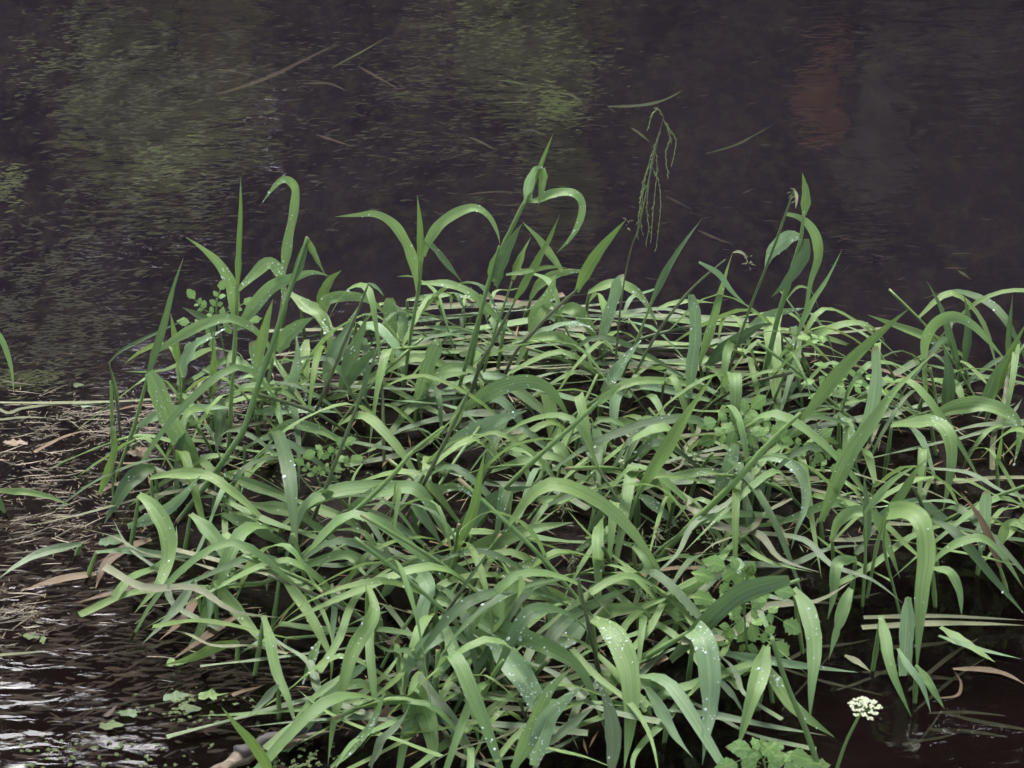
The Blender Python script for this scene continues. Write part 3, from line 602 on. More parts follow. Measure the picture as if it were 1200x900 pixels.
# ---------------------------------------------------------------- low grass filling the tussock
REG = [(150, 500), (240, 452), (400, 400), (480, 372), (620, 362), (760, 378), (900, 402), (1000, 425), (1060, 448), (1215, 440), (1215, 640), (1120, 660), (1010, 655), (930, 660), (900, 700), (820, 760), (760, 850), (640, 905), (500, 915), (380, 880), (330, 800), (290, 720), (230, 690), (150, 640)]
def inreg(x, y, poly=REG):
    c = False; n = len(poly)
    for i in range(n):
        x1, y1 = poly[i]; x2, y2 = poly[(i+1) % n]
        if (y1 > y) != (y2 > y) and x < (x2-x1)*(y-y1)/(y2-y1)+x1: c = not c
    return c
LOOK = {'g': 'mid green', 'd': 'dark green', 'o': 'dull old', 'y': 'yellow-green', 'p': 'pale'}
def proto_shoot(k):
    rr = random.Random(100+k); slant = k >= 9
    h = rr.uniform(.13, .22) if slant else rr.uniform(.03, .085)
    la = rr.uniform(0, 6.28); ls = rr.uniform(1.4, 2.6) if slant else rr.uniform(.1, .6)
    lean = Vector((math.cos(la)*ls, math.sin(la)*ls*.6, 1)).normalized()
    root = empty('grass_shoot', (0, 0, 0))
    C = crom([Vector((0, 0, -.03)), lean*h*.5, lean*h+Vector((0, 0, -.004))], 5)
    V, F, UV = tube(C, [.0019]*len(C), 5); mesh('stem', V, F, M[rr.choice(('stem', 'stem', 'stemd'))], root, UV)
    nl = rr.choice((2, 3, 3)); a0 = rr.uniform(0, 6.28); mats = rr.choice(('gd', 'gg', 'gd', 'gp', 'dg', 'dg', 'gy'))
    root['look'] = LOOK[mats[0]]+(' slanting' if slant else ' low')
    for j in range(nl):
        a = a0+j*2.5+rr.uniform(-.5, .5); d = Vector((math.cos(a), math.sin(a), 0)); L_ = rr.uniform(.13, .23); b = C[int((len(C)-1)*(.45+.55*j/nl))]
        rise = rr.uniform(.012, .055); drop = rr.uniform(.03, .12)
        P = [b, b+d*L_*.25+Vector((0, 0, rise)), b+d*L_*.62+Vector((0, 0, rise*.8-drop*.3)), b+d*L_*.92+Vector((0, 0, -drop))]
        P = [Vector((p.x, p.y, max(.004, p.z))) for p in P]
        CC = crom(P, 4); mat = mats[j % 2]
        V, F, UV = ribbon(CC, rr.uniform(.006, .0135), Vector((0, -.3, 1)).normalized(), rr.uniform(-.6, .6), rr.uniform(-1, 1), rnd=rr, across=2)
        o = mesh('leaf', V, F, M[mat], root, UV)
        if rr.random() < .3: drops_on(CC, 0, None, o, 6, rr)
    return root
def copy_tree(o, parent=None):
    c = o.copy(); COL.objects.link(c)
    if parent is not None: c.parent = parent
    for ch in [q for q in KIDS.get(o.name, [])]: copy_tree(ch, c)
    return c
KIDS = {}
protos = [proto_shoot(k) for k in range(16)]
def build_kids(o):
    KIDS[o.name] = list(o.children)
    for c in o.children: build_kids(c)
bpy.context.view_layer.update()
for p in protos: build_kids(p)
LAND = [(282, 300, 'the tall spear at back left'), (345, 260, 'the hooked cane leaf'), (240, 380, 'the back left parsley frond'), (180, 450, 'the bent rain-beaded blade at left'), (300, 480, 'the long leaning stem at left'), (390, 480, 'the thin dark stem left of centre'),
 (460, 420, 'the large pale sweeping leaf'), (492, 330, 'the back centre-left spear'), (585, 330, 'the tallest shoot'), (640, 350, 'the broad pointed back leaf'), (735, 350, 'the panicle stalk'), (810, 400, 'the folded blade right of the panicle'), (915, 380, 'the tall back right shoot'), (990, 450, 'the feathery parsley leaf'),
 (1050, 420, 'the long diagonal yellow stem top'), (1110, 400, 'the great arch at right'), (1180, 480, 'the leaf hanging at the right edge'), (1110, 560, 'the straight hanging right cluster leaf'), (1080, 640, 'the great drooping ribbon leaf'), (1014, 620, 'the upright dark spear'), (940, 590, 'the question-mark leaf'), (875, 510, 'the parsley leaf in the gap'),
 (800, 500, 'the bold yellow-green blade'), (700, 480, 'the hanging end of the centre arch'), (600, 450, 'the big centre arch'), (520, 460, 'the broad leaf left of centre'), (540, 590, 'the central sheath leaf'), (470, 590, 'the thick arched leaf'), (390, 560, 'the left centre parsley sprig'), (240, 570, 'the two long leaves at the left edge'),
 (190, 640, 'the hanging ribbon leaf'), (280, 640, 'the pointed leaf over the left gap'), (340, 680, 'the yellow-green crossing stem'), (430, 700, 'the very long bottom-reaching leaf'), (500, 720, 'the overhanging blunt leaf'), (600, 720, 'the massive green leaf'), (640, 640, 'the long light centre leaf'), (690, 600, 'the long level pointed leaf'),
 (770, 650, 'the foot of the diagonal stem'), (730, 770, 'the rain-beaded leaf right of centre'), (620, 820, 'the broad rain-beaded bottom leaf'), (500, 860, 'the bright vertical bottom leaf'), (420, 860, 'the log end'), (820, 780, 'the big rain-beaded lower right leaf'), (875, 700, 'the drooping parsley plant'), (945, 740, 'the hanging leaf by the parsley plant')]
def where(x, y):
    d, lx, ly, nm = min(((x-a)**2+(y-b)**2, a, b, n_) for a, b, n_ in LAND)
    if d < 100: return 'at the foot of '+nm
    if abs(x-lx) > abs(y-ly): return ('right of ' if x > lx else 'left of ')+nm
    return ('in front of ' if y > ly else 'behind ')+nm
USED = set()
def uniq(head, x, y, tail=''):
    L_ = sorted(LAND, key=lambda q: (q[0]-x)**2+(q[1]-y)**2)[:4]
    for _, (lx, ly, nm) in enumerate(L_):
        d = (x-lx)**2+(y-ly)**2
        r_ = 'at the foot of ' if d < 100 else (('right of ' if x > lx else 'left of ') if abs(x-lx) > abs(y-ly) else ('in front of ' if y > ly else 'behind '))
        s_ = head+' '+('a little '*(0))+('close ' if 100 <= d < 900 else ('well ' if 4900 < d else ''))*(r_ != 'at the foot of ')+r_+nm
        if s_ not in USED: USED.add(s_); return s_
    return s_
HOLES = [(410, 590, 45, 30), (880, 610, 70, 28), (240, 670, 90, 24), (700, 860, 60, 40), (960, 640, 60, 30), (640, 500, 26, 12), (360, 800, 40, 30), (560, 810, 30, 26), (300, 540, 34, 22), (850, 650, 60, 22), (450, 760, 30, 20), (740, 600, 24, 18), (770, 430, 24, 12)]
def hole(x, y): return any(((x-a)/c_)**2+((y-b)/d_)**2 < 1 for a, b, c_, d_ in HOLES)
spots = []
rg = random.Random(5); tries = 0
while len(spots) < 120 and tries < 20000:
    tries += 1
    x, y = rg.uniform(130, 1215), rg.uniform(365, 915)
    if not inreg(x, y) or hole(x, y) or not inreg(x-58, y+10) or (y > 640 and not inreg(x+28, y)): continue
    mind = (22 if y < 640 else 18)+rg.random()*9
    if any((x-a)**2+((y-b)*1.15)**2 < mind*mind for a, b in spots): continue
    spots.append((x, y))
spots.sort(key=lambda s: s[1])
used = set()
for i, (x, y) in enumerate(spots):
    j = i % 16
    if x < 330 and j >= 9: j = i % 9
    p = protos[j] if j not in used else copy_tree(protos[j])
    used.add(j)
    p.location = flat(x, y, 0); p.rotation_euler = (rg.uniform(-.15, .15), rg.uniform(-.2, .2), rg.uniform(0, 6.28))
    s = rg.uniform(.7, 1.05)*(.62 if y < 425 else (1.15 if y > 640 else 1)); p.scale = (s*1.1, s*1.1, s)
    tag(p, uniq(f"{p['look']} grass shoot", x, y), 'grass shoot', 'low grass shoots filling the tussock')
# flattened old blades lying across the water between the shoots
def lying_proto(k, mat, L_, W):
    rr = random.Random(300+k); P = [Vector((L_*(t-.5), rr.uniform(-.010, .010)*(1 if 0 < t < 1 else 2), rr.uniform(-.001, .003))) for t in (0, .25, .5, .75, 1)]
    V, F, UV = ribbon(crom(P, 4), W, Vector((0, 0, 1)), rr.uniform(-.2, .2), rr.uniform(-.2, .2), rnd=rr, across=2, kind=1)
    return mesh('fallen_grass_blade', V, F, M[mat], None, UV)
LP = [lying_proto(k, m, l, w_) for k, (m, l, w_) in enumerate((('o', .22, .009), ('s', .26, .006), ('o', .16, .011), ('s', .19, .005), ('d', .20, .010), ('b', .15, .007), ('o', .3, .008), ('g', .22, .010), ('d', .26, .008), ('s', .14, .007)))]
lbl = {0: ('pale flattened blade', 'flattened pale blades'), 1: ('flat straw blade', 'flattened straw blades'), 4: ('dark flattened blade', 'flattened dark blades'), 5: ('flat brown blade', 'flattened brown blades')}
cls = {0: 0, 1: 1, 2: 0, 3: 1, 4: 4, 5: 5, 6: 0, 7: 4, 8: 4, 9: 1}
k = 0; placed = 0
while placed < 120:
    if placed < 42: x, y = rg.uniform(380, 960), rg.uniform(345, 440)
    else: x, y = rg.uniform(140, 1200), rg.uniform(440, 900)
    if not inreg(x, y+12) or (hole(x, y) and rg.random() < .6): continue
    j = rg.randrange(10)
    o = LP[j] if LP[j].get('label') is None else LP[j].copy()
    if o is not LP[j]: COL.objects.link(o)
    o.location = flat(x, y, rg.uniform(.004, .035 if placed > 60 else .018))
    back = placed < 42
    o.rotation_euler = (rg.uniform(-.08, .08)-.12, rg.uniform(-.10, .10), rg.gauss(0, .10 if back else .55)+(math.pi if rg.random() < .5 else 0)); s = rg.uniform(.7, 1.25); o.scale = (s, s, s)
    a, b = lbl[cls[j]]; tag(o, uniq(a, x, y), 'dead blade' if cls[j] in (1, 5) else 'grass blade', b); placed += 1
GP = [lying_proto(40+k, m, l, w_) for k, (m, l, w_) in enumerate((('g', .19, .010), ('s', .17, .008), ('g', .24, .008), ('o', .21, .008), ('y', .17, .007)))]
NM = {0: 'mid green', 1: 'straw-coloured', 2: 'long green', 3: 'dull green', 4: 'yellow-green'}
GREG = [(150, 640), (300, 600), (560, 640), (900, 600), (1180, 560), (1200, 640), (960, 700), (880, 760), (780, 880), (420, 890), (340, 800), (250, 770), (190, 700)]
for q in range(64):
    for _ in range(50):
        x, y = rg.uniform(150, 1200), rg.uniform(560, 890)
        if inreg(x, y, GREG): break
    j = q % 5; o = GP[j] if q < 5 else GP[j].copy()
    if q >= 5: COL.objects.link(o)
    o.location = flat(x, y, rg.uniform(.02, .055)); th = rg.choice((-1, 1))*rg.uniform(.25, 1.2)
    o.rotation_euler = (rg.uniform(.05, .35), rg.uniform(-.15, .15), th+(math.pi if rg.random() < .5 else 0)); s = rg.uniform(.8, 1.2); o.scale = (s, s, s)
    tag(o, uniq(NM[j]+' blade lying slantwise', x, y), 'grass blade', 'long blades lying low over the water')
# ---------------------------------------------------------------- blades and leaves traced on the water
def fallen(label, mat, W, pts, z=.003, cat='dead blade', name='fallen_grass_blade', kind=0, group=None, fold=.2):
    C = crom([flat(x, y, z) for x, y in parse(pts)], 5)
    V, F, UV = ribbon(C, W*.001*1.15, Vector((0, -.25, 1)).normalized(), R.uniform(-.2, .2), R.uniform(-.2, .2), kind=kind, fold=fold, across=2)
    o = mesh(name, V, F, M[mat], None, UV); return tag(o, label, cat, group)
fallen('brown dead blade on the water at the left, pointing to the frame edge', 'b', 9, '113,672 67,680 23,693')
fallen('brown dead blade lying level below it, ending under the hanging leaf', 'b', 8, '205,681 133,695 88,707')
fallen('bent brown blade dipping into the water at left', 'b', 10, '177,632 147,643 123,662 112,690')
fallen('brown blade beside the old green one, lower left water', 'b', 10, '235,690 217,723 187,750')
fallen('tan blade pointing down left to a sharp tip, lower left water', 'b', 9, '280,722 260,733 233,752 202,773')
fallen('long straw lying on the water at the right frame edge, upper of two', 's', 5, '1012,724 1087,722 1150,724 1203,727', .005, kind=1)
fallen('long straw lying on the water at the right frame edge, lower of two', 's', 7, '1010,736 1087,731 1150,731 1203,733', .004, kind=1)
fallen('green blade floating below the two straws at right', 'g', 10, '1102,735 1125,750 1166,776', .004, 'grass blade')
fallen('thin pale blade floating right of the green one, lower right', 'p', 6, '1100,745 1140,759 1196,772', .004, 'grass blade')
fallen('thin brown blade floating at the right frame edge below the straws', 'b', 6, '1117,784 1155,785 1181,791 1203,803', .003)
fallen('small straw piece on the dark water right of the umbel parsley', 's', 6, '990,768 1005,776 1020,787', .003)
fallen('curved brown wisp on the dark water near the right frame edge', 'b', 3, '1100,818 1122,815 1126,800 1118,786', .003)
fallen('brown blade between lower right leaves, tip at the black gap', 'b', 8, '900,610 912,620 925,640', .005)
fallen('long pale stalk floating level from the left frame edge into the tussock', 's', 4, '-5,472 80,472 177,468 253,455 320,450', .006, 'dead stalk', 'floating_stalk', 1)
fallen('thin yellow stalk on the water at the left frame edge', 's', 3, '0,492 30,489 62,490', .004, 'dead stalk', 'floating_stalk', 1)
fallen('crooked yellow stalk crossing the debris at the left frame edge', 's', 3.5, '-4,478 10,484 25,479 60,474 100,472', .005, 'dead stalk', 'floating_stalk', 1)
fallen('pale stalk at the lower left frame edge', 's', 3, '-4,768 20,766 56,763', .004, 'dead stalk', 'floating_stalk', 1)
fallen('dark brown twig crossing the debris patch toward the tussock', 'b', 4, '40,530 75,512 110,502', .004, 'twig', 'floating_twig', 1)
fallen('thin brown twig under the hanging leaf at left', 'b', 4, '120,575 138,566 152,563', .006, 'twig', 'floating_twig', 1)
fallen('broken brown twig on the water above the log', 'b', 4, '272,815 285,810 308,804', .006, 'twig', 'floating_twig', 1)
fallen('small dark twig on the water at lower left', 'weedb', 5, '124,840 132,832 137,826', .004, 'twig', 'floating_twig', 1)
# drifting stems and blades just under the surface, upper water
for lb_, m_, w_, p_ in (
 ('brown twig drifting under the surface above the back left blades', 'weedb', 5, '371,158 395,166 417,173'),
 ('long brown stem under the water near the top left', 'weedb', 4, '340,80 370,64 400,52'),
 ('greenish stem slanting up right under the water, top left', 'weedg', 4, '390,79 420,63 456,42'),
 ('pale curved stem under water, top left of centre', 'weedb', 5, '355,98 385,98 407,107'),
 ('brown stem fragment under water above the hooked cane leaf', 'weedb', 4, '250,81 280,85 303,90'),
 ('thick submerged brown stem near the top left', 'weedb', 7, '255,110 290,100 330,84 400,48'),
 ('submerged stem rising left of the green reflections', 'weedb', 5, '420,78 450,95 472,107'),
 ('bluish blade floating just under the surface, top right of centre', 'o', 6, '712,125 750,124 779,117 801,105'),
 ('long faint green stem under water right of the panicle', 'weedg', 4, '828,180 860,171 885,158 908,145'),
 ('pale curved blade under water above the tallest shoot', 'weedg', 4, '583,94 605,97 633,104'),
 ('short level blade under water above the tallest shoot', 'weedg', 4, '587,121 605,120 627,121'),
 ('curved drifting blade right above the tallest shoot tip', 'weedg', 5, '655,109 670,112 683,121'),
 ('thin bowed wisp under water left of the tallest shoot tip', 'weed', 3, '610,153 625,153 640,160'),
 ('forked wisp under water above the back centre spear', 'weed', 4, '549,161 560,165 582,176'),
 ('long level strand under water left of the folded top leaf', 'weedb', 4, '548,228 580,225 614,226'),
 ('slanting green strand under water beside the panicle top', 'weedg', 4, '740,150 750,157 762,167'),
 ('faint level strand left of the panicle top', 'weed', 3, '664,141 685,138 705,137'),
 ('brown strand under water right of the panicle foot', 'weedb', 4, '780,230 800,240 812,246'),
 ('small pale strand under water near the right frame edge', 'weedg', 4, '1123,317 1130,322 1138,328'),
 ('brown strand drifting under the panicle, right', 'weedb', 4, '818,270 840,280 862,287'),
 ('short slanting olive strand, top left', 'weedg', 5, '310,133 318,131 325,128')):
    fallen(lb_, m_, w_, p_, -.004, 'drifting strand', 'drifting_strand', 0, 'strands drifting under the water surface')
# floating broad leaves
def pad(label, cx, cy, wx, wy, mat, rot=0, z=.003, name='floating_leaf', lobes=0, group='leaves floating on the water'):
    c = flat(cx, cy, z); V = [Vector((0, 0, .001))]; n = 18; ax = wx*.00032; ay = wy*.0007
    for i in range(n):
        a = 2*math.pi*i/n; r = 1+R.uniform(-.32, .18)+(.22*math.cos(a*lobes) if lobes else 0); tip = 1+.25*max(0, math.cos(a))**6
        V.append(Vector((math.cos(a)*ax*r*tip, math.sin(a)*ay*r, R.uniform(-.001, .002))))
    F = [(0, i, i % n+1) for i in range(1, n+1)]; m3 = Matrix.Rotation(math.radians(rot), 3, 'Z'); V = [m3 @ v + c for v in V]
    o = mesh(name, V, F, M[mat], None, [(.5, .5)]+[(.5+.4*math.cos(i*.35), .5+.3*math.sin(i*.35)) for i in range(n)])
    return tag(o, label, 'leaf', group)
pad('grey-green leaf floating flat at the left beside the long pale stalk', 100, 474, 46, 12, 'o', 5)
pad('tan oval leaf floating in the debris, left of the leaning stem', 163, 530, 42, 16, 'b', 5)
pad('brown leaf floating at the left frame edge', 16, 519, 40, 9, 'b', -8)
pad('dark green round leaf at the foot of the hanging ribbon leaf', 128, 634, 40, 17, 'd', 0)
pad('green leaf floating left of the yellowish sprig, lower left', 205, 817, 34, 12, 'd', 10)
pad('green leaf floating under the yellowish sprig', 220, 830, 34, 10, 'weedg', -15)
pad('olive leaf floating at lower left, left of the sky glint', 130, 850, 30, 12, 'weedg', 0)
pad('dark leaf floating near the bottom left', 150, 836, 34, 9, 'd', 0)
pad('small green leaf floating at the far lower left', 36, 746, 22, 8, 'weedg', -20)
pad('small round green leaf beside the far lower left one', 50, 750, 10, 12, 'weedg', 0)
pad('green leaf flat on the water above the long pale stalk', 92, 452, 18, 8, 'weedg', 0)
pad('bright lobed sprig floating at lower left', 246, 815, 36, 12, 'y', 10, .008, 'floating_sprig', 5)
pad('yellow-green leaf tip on the water left of the slender blunt leaf', 203, 777, 26, 8, 'y', 0, .006, 'floating_sprig', 3)
pad('pale brown dead leaf in the gap by the left centre thatch', 320, 478, 26, 10, 'b', 20, .01)
pad('reddish brown dead leaf in the lower left centre', 462, 752, 22, 16, 'b', 40, .015)
pad('orange-brown dead leaf standing between leaves, lower left centre', 446, 838, 24, 22, 'b', 60, .02)
pad('olive leaf low among the lower centre blades', 545, 855, 36, 12, 'y', 20, .006, 'floating_sprig', 4)
# ---------------------------------------------------------------- driftwood log, bottom left
C = pxc('236,912 262,895 290,880 320,866 350,858 374,851', 930); C = [flat(x, y, .012) for x, y in parse('225,915 250,902 272,890 295,878 318,869 340,862 360,856 374,852')]
C = crom(C, 6); n = len(C); rr_ = [.0085*(.8+.25*math.sin(i*.5))*(1 if i < n-5 else .55+.09*(n-i)) for i in range(n)]
root = empty('driftwood_log', C[0]); tag(root, 'broken wet log with torn end floating at the bottom left', 'log')
V, F, UV = tube(C, rr_, 16)
for v in V[:]:
    d = noise.noise(v*160)*.0035+noise.noise(v*420)*.0015; v.z += d; v.y += d*.6
V = [Vector((v.x, v.y, v.z*.7)) for v in V]
mesh('wood', V, F, M['wood'], root, UV)
Cb = [p+Vector((0, .002, .0045)) for p in C[n//3:]]
V, F, UV = tube(Cb, [.0080+.0007*math.sin(i*.9) for i in range(len(Cb))], 12)
for v in V:
    d = noise.noise(v*130+Vector((3, 1, 2)))*.005; v.z = v.z*.75+d
mesh('bark', V, F, M['bark'], root, UV)
for k in range(7):
    i = n//2+k*2; a = C[min(n-3, i)]+Vector((0, -.009, .002))
    V, F, UV = ribbon(crom([a, a+Vector((.02, .006, R.uniform(-.001, .004))), a+Vector((.045, .016, R.uniform(-.002, .003)))], 3), .0035, Vector((0, -.4, 1)), 0, .6, across=2)
    mesh('splinter', V, F, M['tan'], root, UV)
# ---------------------------------------------------------------- litter, foam and weed nobody could count
def scatter(name, n, fn, mat, label, cat, size, aspect=(1, 3), lift=(.001, .004), rotx=.0, seed=1, uv=None):
    rr = random.Random(seed); V, F = [], []; c_ = 0
    while c_ < n:
        q = fn(rr)
        if q is None: continue
        x, y = q; p = flat(x, y, 0); p.z = rr.uniform(*lift); s = rr.uniform(*size)*.0005; a = rr.uniform(*aspect); th = rr.gauss(0, .6) if rotx == 0 else rr.uniform(0, 3.14)
        d = Vector((math.cos(th), math.sin(th), rr.uniform(-.25, .25)*rotx)); t = Vector((-math.sin(th), math.cos(th), 0)); b = Vector((0, 0, 1)); i0 = len(V)
        bend = t*s*rr.uniform(-.6, .6)
        V += [p-d*s*a, p+t*s+bend, p+b*s*.5+bend, p-t*s+bend, p+d*s*a]
        F += [(i0, i0+1, i0+2), (i0, i0+2, i0+3), (i0+4, i0+2, i0+1), (i0+4, i0+3, i0+2)]; c_ += 1
    o = mesh(name, V, F, M[mat], None, [(.3, .4)]*len(V), smooth=False); return tag(o, label, cat, None, 'stuff')
def blob(l):
    def f(rr):
        cx, cy, sx, sy = l[rr.randrange(len(l))]; x = rr.gauss(cx, sx); y = rr.gauss(cy, sy)
        if x < -60 or x > 1260 or y < -40 or y > 940: return None
        if noise.noise(Vector((x*.035, y*.05, 1.7))) < rr.uniform(-.45, .25): return None
        return x, y
    return f
DEB = [(60, 510, 55, 28), (110, 490, 50, 14), (170, 500, 50, 22), (60, 570, 50, 40), (90, 610, 50, 25), (260, 510, 40, 20), (20, 720, 20, 15), (330, 470, 50, 12)]
scatter('plant_litter', 1900, blob(DEB), 'tan', 'fine tan plant litter floating on the water at the left', 'plant litter', (.7, 1.7), (2, 9), (.0005, .004), 1, 3)
scatter('dark_litter', 450, blob(DEB+[(40, 640, 40, 40)]), 'mud', 'dark crumbs of humus floating at the left', 'plant litter', (1.5, 4), (1, 4), (.0, .003), 1, 4)
scatter('straw_litter', 330, lambda rr: (lambda x, y: (x, y) if inreg(x, y) else None)(rr.uniform(150, 1200), rr.uniform(370, 900)), 's', 'thin straw scraps in the thatch between the shoots', 'straw', (1.0, 2.4), (5, 22), (.006, .022), 1, 5)
scatter('brown_thatch', 800, lambda rr: (lambda x, y: (x, y) if inreg(x, y) else None)(rr.uniform(150, 1200), rr.uniform(370, 900)), 'b', 'brown dead thatch between the shoots', 'thatch', (1.0, 3.0), (3, 16), (.002, .016), 1, 6)
scatter('duckweed', 420, blob([(90, 885, 90, 14), (330, 890, 30, 12), (230, 830, 30, 10), (800, 650, 40, 14), (840, 640, 40, 14), (380, 565, 40, 15)]), 'weedg', 'tiny green floating weed at the bottom left and in the gaps', 'duckweed', (2, 6), (.9, 1.6), (.001, .004), 1, 7)
WB = [(40, 400, 60, 45), (190, 215, 60, 42), (130, 90, 60, 40), (60, 330, 60, 60), (230, 130, 110, 60)]
def weeds(name, n, spots_, mat, label, seed, ln=(10, 40), z=(-.05, -.006), wd=(1.2, 3.2)):
    rr = random.Random(seed); V, F = [], []; f = blob(spots_); c_ = 0
    while c_ < n:
        q = f(rr)
        if q is None: continue
        p = flat(q[0], q[1], rr.uniform(*z)); L_ = rr.uniform(*ln)*.001; th = rr.gauss(.12, .28); wv = rr.uniform(*wd)*.001; i0 = len(V)
        for k in range(5):
            t = k/4; c = p+Vector((math.cos(th)*L_*(t-.5), math.sin(th)*L_*(t-.5)*1.6+.04*L_*math.sin(t*4+th*9), 0)); ww = wv*(1-abs(t-.4)*1.3)
            V += [c+Vector((0, ww, 0)), c-Vector((0, ww, 0))]
        for k in range(4): a = i0+2*k; F.append((a, a+1, a+3, a+2))
        c_ += 1
    o = mesh(name, V, F, M[mat], None, None); return tag(o, label, 'water weed', None, 'stuff')
weeds('submerged_weed', 5200, WB+[(560, 120, 90, 70)], 'weed', 'olive water weed streaming under the surface at upper left', 11, (4, 17), (-.05, -.004), (.8, 2.4))
weeds('weed_and_green_reflection', 1500, [(200, 190, 30, 22), (90, 60, 40, 25), (560, 25, 50, 22), (650, 70, 40, 40), (655, 125, 14, 12), (30, 440, 30, 8), (8, 215, 10, 12)], 'weedg', 'green weed patches in the upper water, some standing in for green reflections', 12, (4, 15), (-.03, -.004), (.8, 2.4))  # top patches colour in green reflections, the others are weed
weeds('submerged_brown_weed', 330, [(320, 90, 110, 60), (650, 100, 90, 60), (500, 90, 80, 50), (1050, 60, 110, 50), (1000, 300, 200, 60), (100, 380, 80, 50)], 'weedb', 'brown strands deep under the upper water', 13, (8, 30), (-.06, -.01), (.7, 2))
weeds('peaty_weed', 1500, [(60, 800, 90, 60), (120, 720, 90, 50), (250, 790, 70, 50), (40, 640, 60, 40)], 'weedb', 'brown and olive drowned weed in the shallow lower left water', 15, (5, 30), (-.03, -.004), (1, 3.5))
weeds('floating_dead_stems', 130, DEB+[(60, 650, 50, 20), (230, 700, 60, 30)], 'tan', 'thin dead stems and scraps matted on the water at the left', 16, (8, 42), (.001, .006), (.5, 1.4))
weeds('floating_brown_stems', 210, DEB+[(60, 660, 60, 20)], 'scrap', 'thin brown stems matted on the water at the left', 17, (6, 40), (.001, .006), (.6, 1.8))
weeds('submerged_old_grass', 60, [(850, 650, 60, 30), (1100, 800, 70, 40), (560, 800, 80, 50), (220, 740, 70, 40), (950, 640, 60, 30)], 'weed', 'drowned dull grass under the water round the tussock', 14, (40, 120), (-.04, -.006), (2, 5))
# ---------------------------------------------------------------- water, bed, banks
def grid(name, xs, ys, zf, mat):
    V = [Vector((x, y, zf(x, y))) for y in ys for x in xs]; nx = len(xs)
    F = [(j*nx+i, j*nx+i+1, (j+1)*nx+i+1, (j+1)*nx+i) for j in range(len(ys)-1) for i in range(nx-1)]
    return mesh(name, V, F, mat)
def bed_mat():
    m, t, o = new_mat('stream_bed'); L = t.links
    geo = t.nodes.new('ShaderNodeNewGeometry'); P_ = geo.outputs['Position']
    mp = t.nodes.new('ShaderNodeMapping'); mp.inputs['Scale'].default_value = (1, .5, 1); L.new(P_, mp.inputs[0])
    n1 = N(t, 'ShaderNodeTexNoise', Scale=5.0, Detail=9.0, Roughness=.75); L.new(mp.outputs[0], n1.inputs['Vector'])
    n2 = N(t, 'ShaderNodeTexNoise', Scale=420.0, Detail=2.0, Roughness=.8); L.new(mp.outputs[0], n2.inputs['Vector'])
    n3 = N(t, 'ShaderNodeTexNoise', Scale=45.0, Detail=6.0, Roughness=.7); L.new(mp.outputs[0], n3.inputs['Vector'])
    c = mixc(t, mth(t, 'MULTIPLY', mth(t, 'SUBTRACT', n1.outputs[0], .35), 2.6, clamp=True), (.005, .004, .008), (.040, .033, .040))
    c = mixc(t, mth(t, 'MULTIPLY', mth(t, 'SUBTRACT', n3.outputs[0], .45), 3.0, clamp=True), c, (.055, .052, .032))
    c = mixc(t, mth(t, 'MULTIPLY', mth(t, 'SUBTRACT', n2.outputs[0], .40), 3.0, clamp=True), mixc(t, .55, c, (.012, .008, .015)), c)
    sp = t.nodes.new('ShaderNodeSeparateXYZ'); L.new(P_, sp.inputs[0])
    # browner, darker peat towards the near bank
    nb = mth(t, 'ADD', mth(t, 'MULTIPLY', sp.outputs[1], -1.9), mth(t, 'ADD', mth(t, 'MULTIPLY', n1.outputs[0], .7), -.25), clamp=True)
    c = mixc(t, nb, c, mixc(t, n3.outputs[0], (.006, .0035, .0035), (.018, .010, .009)))
    d = N(t, 'ShaderNodeBsdfDiffuse'); L.new(c, d.inputs[0]); L.new(d.outputs[0], o.inputs[0]); return m
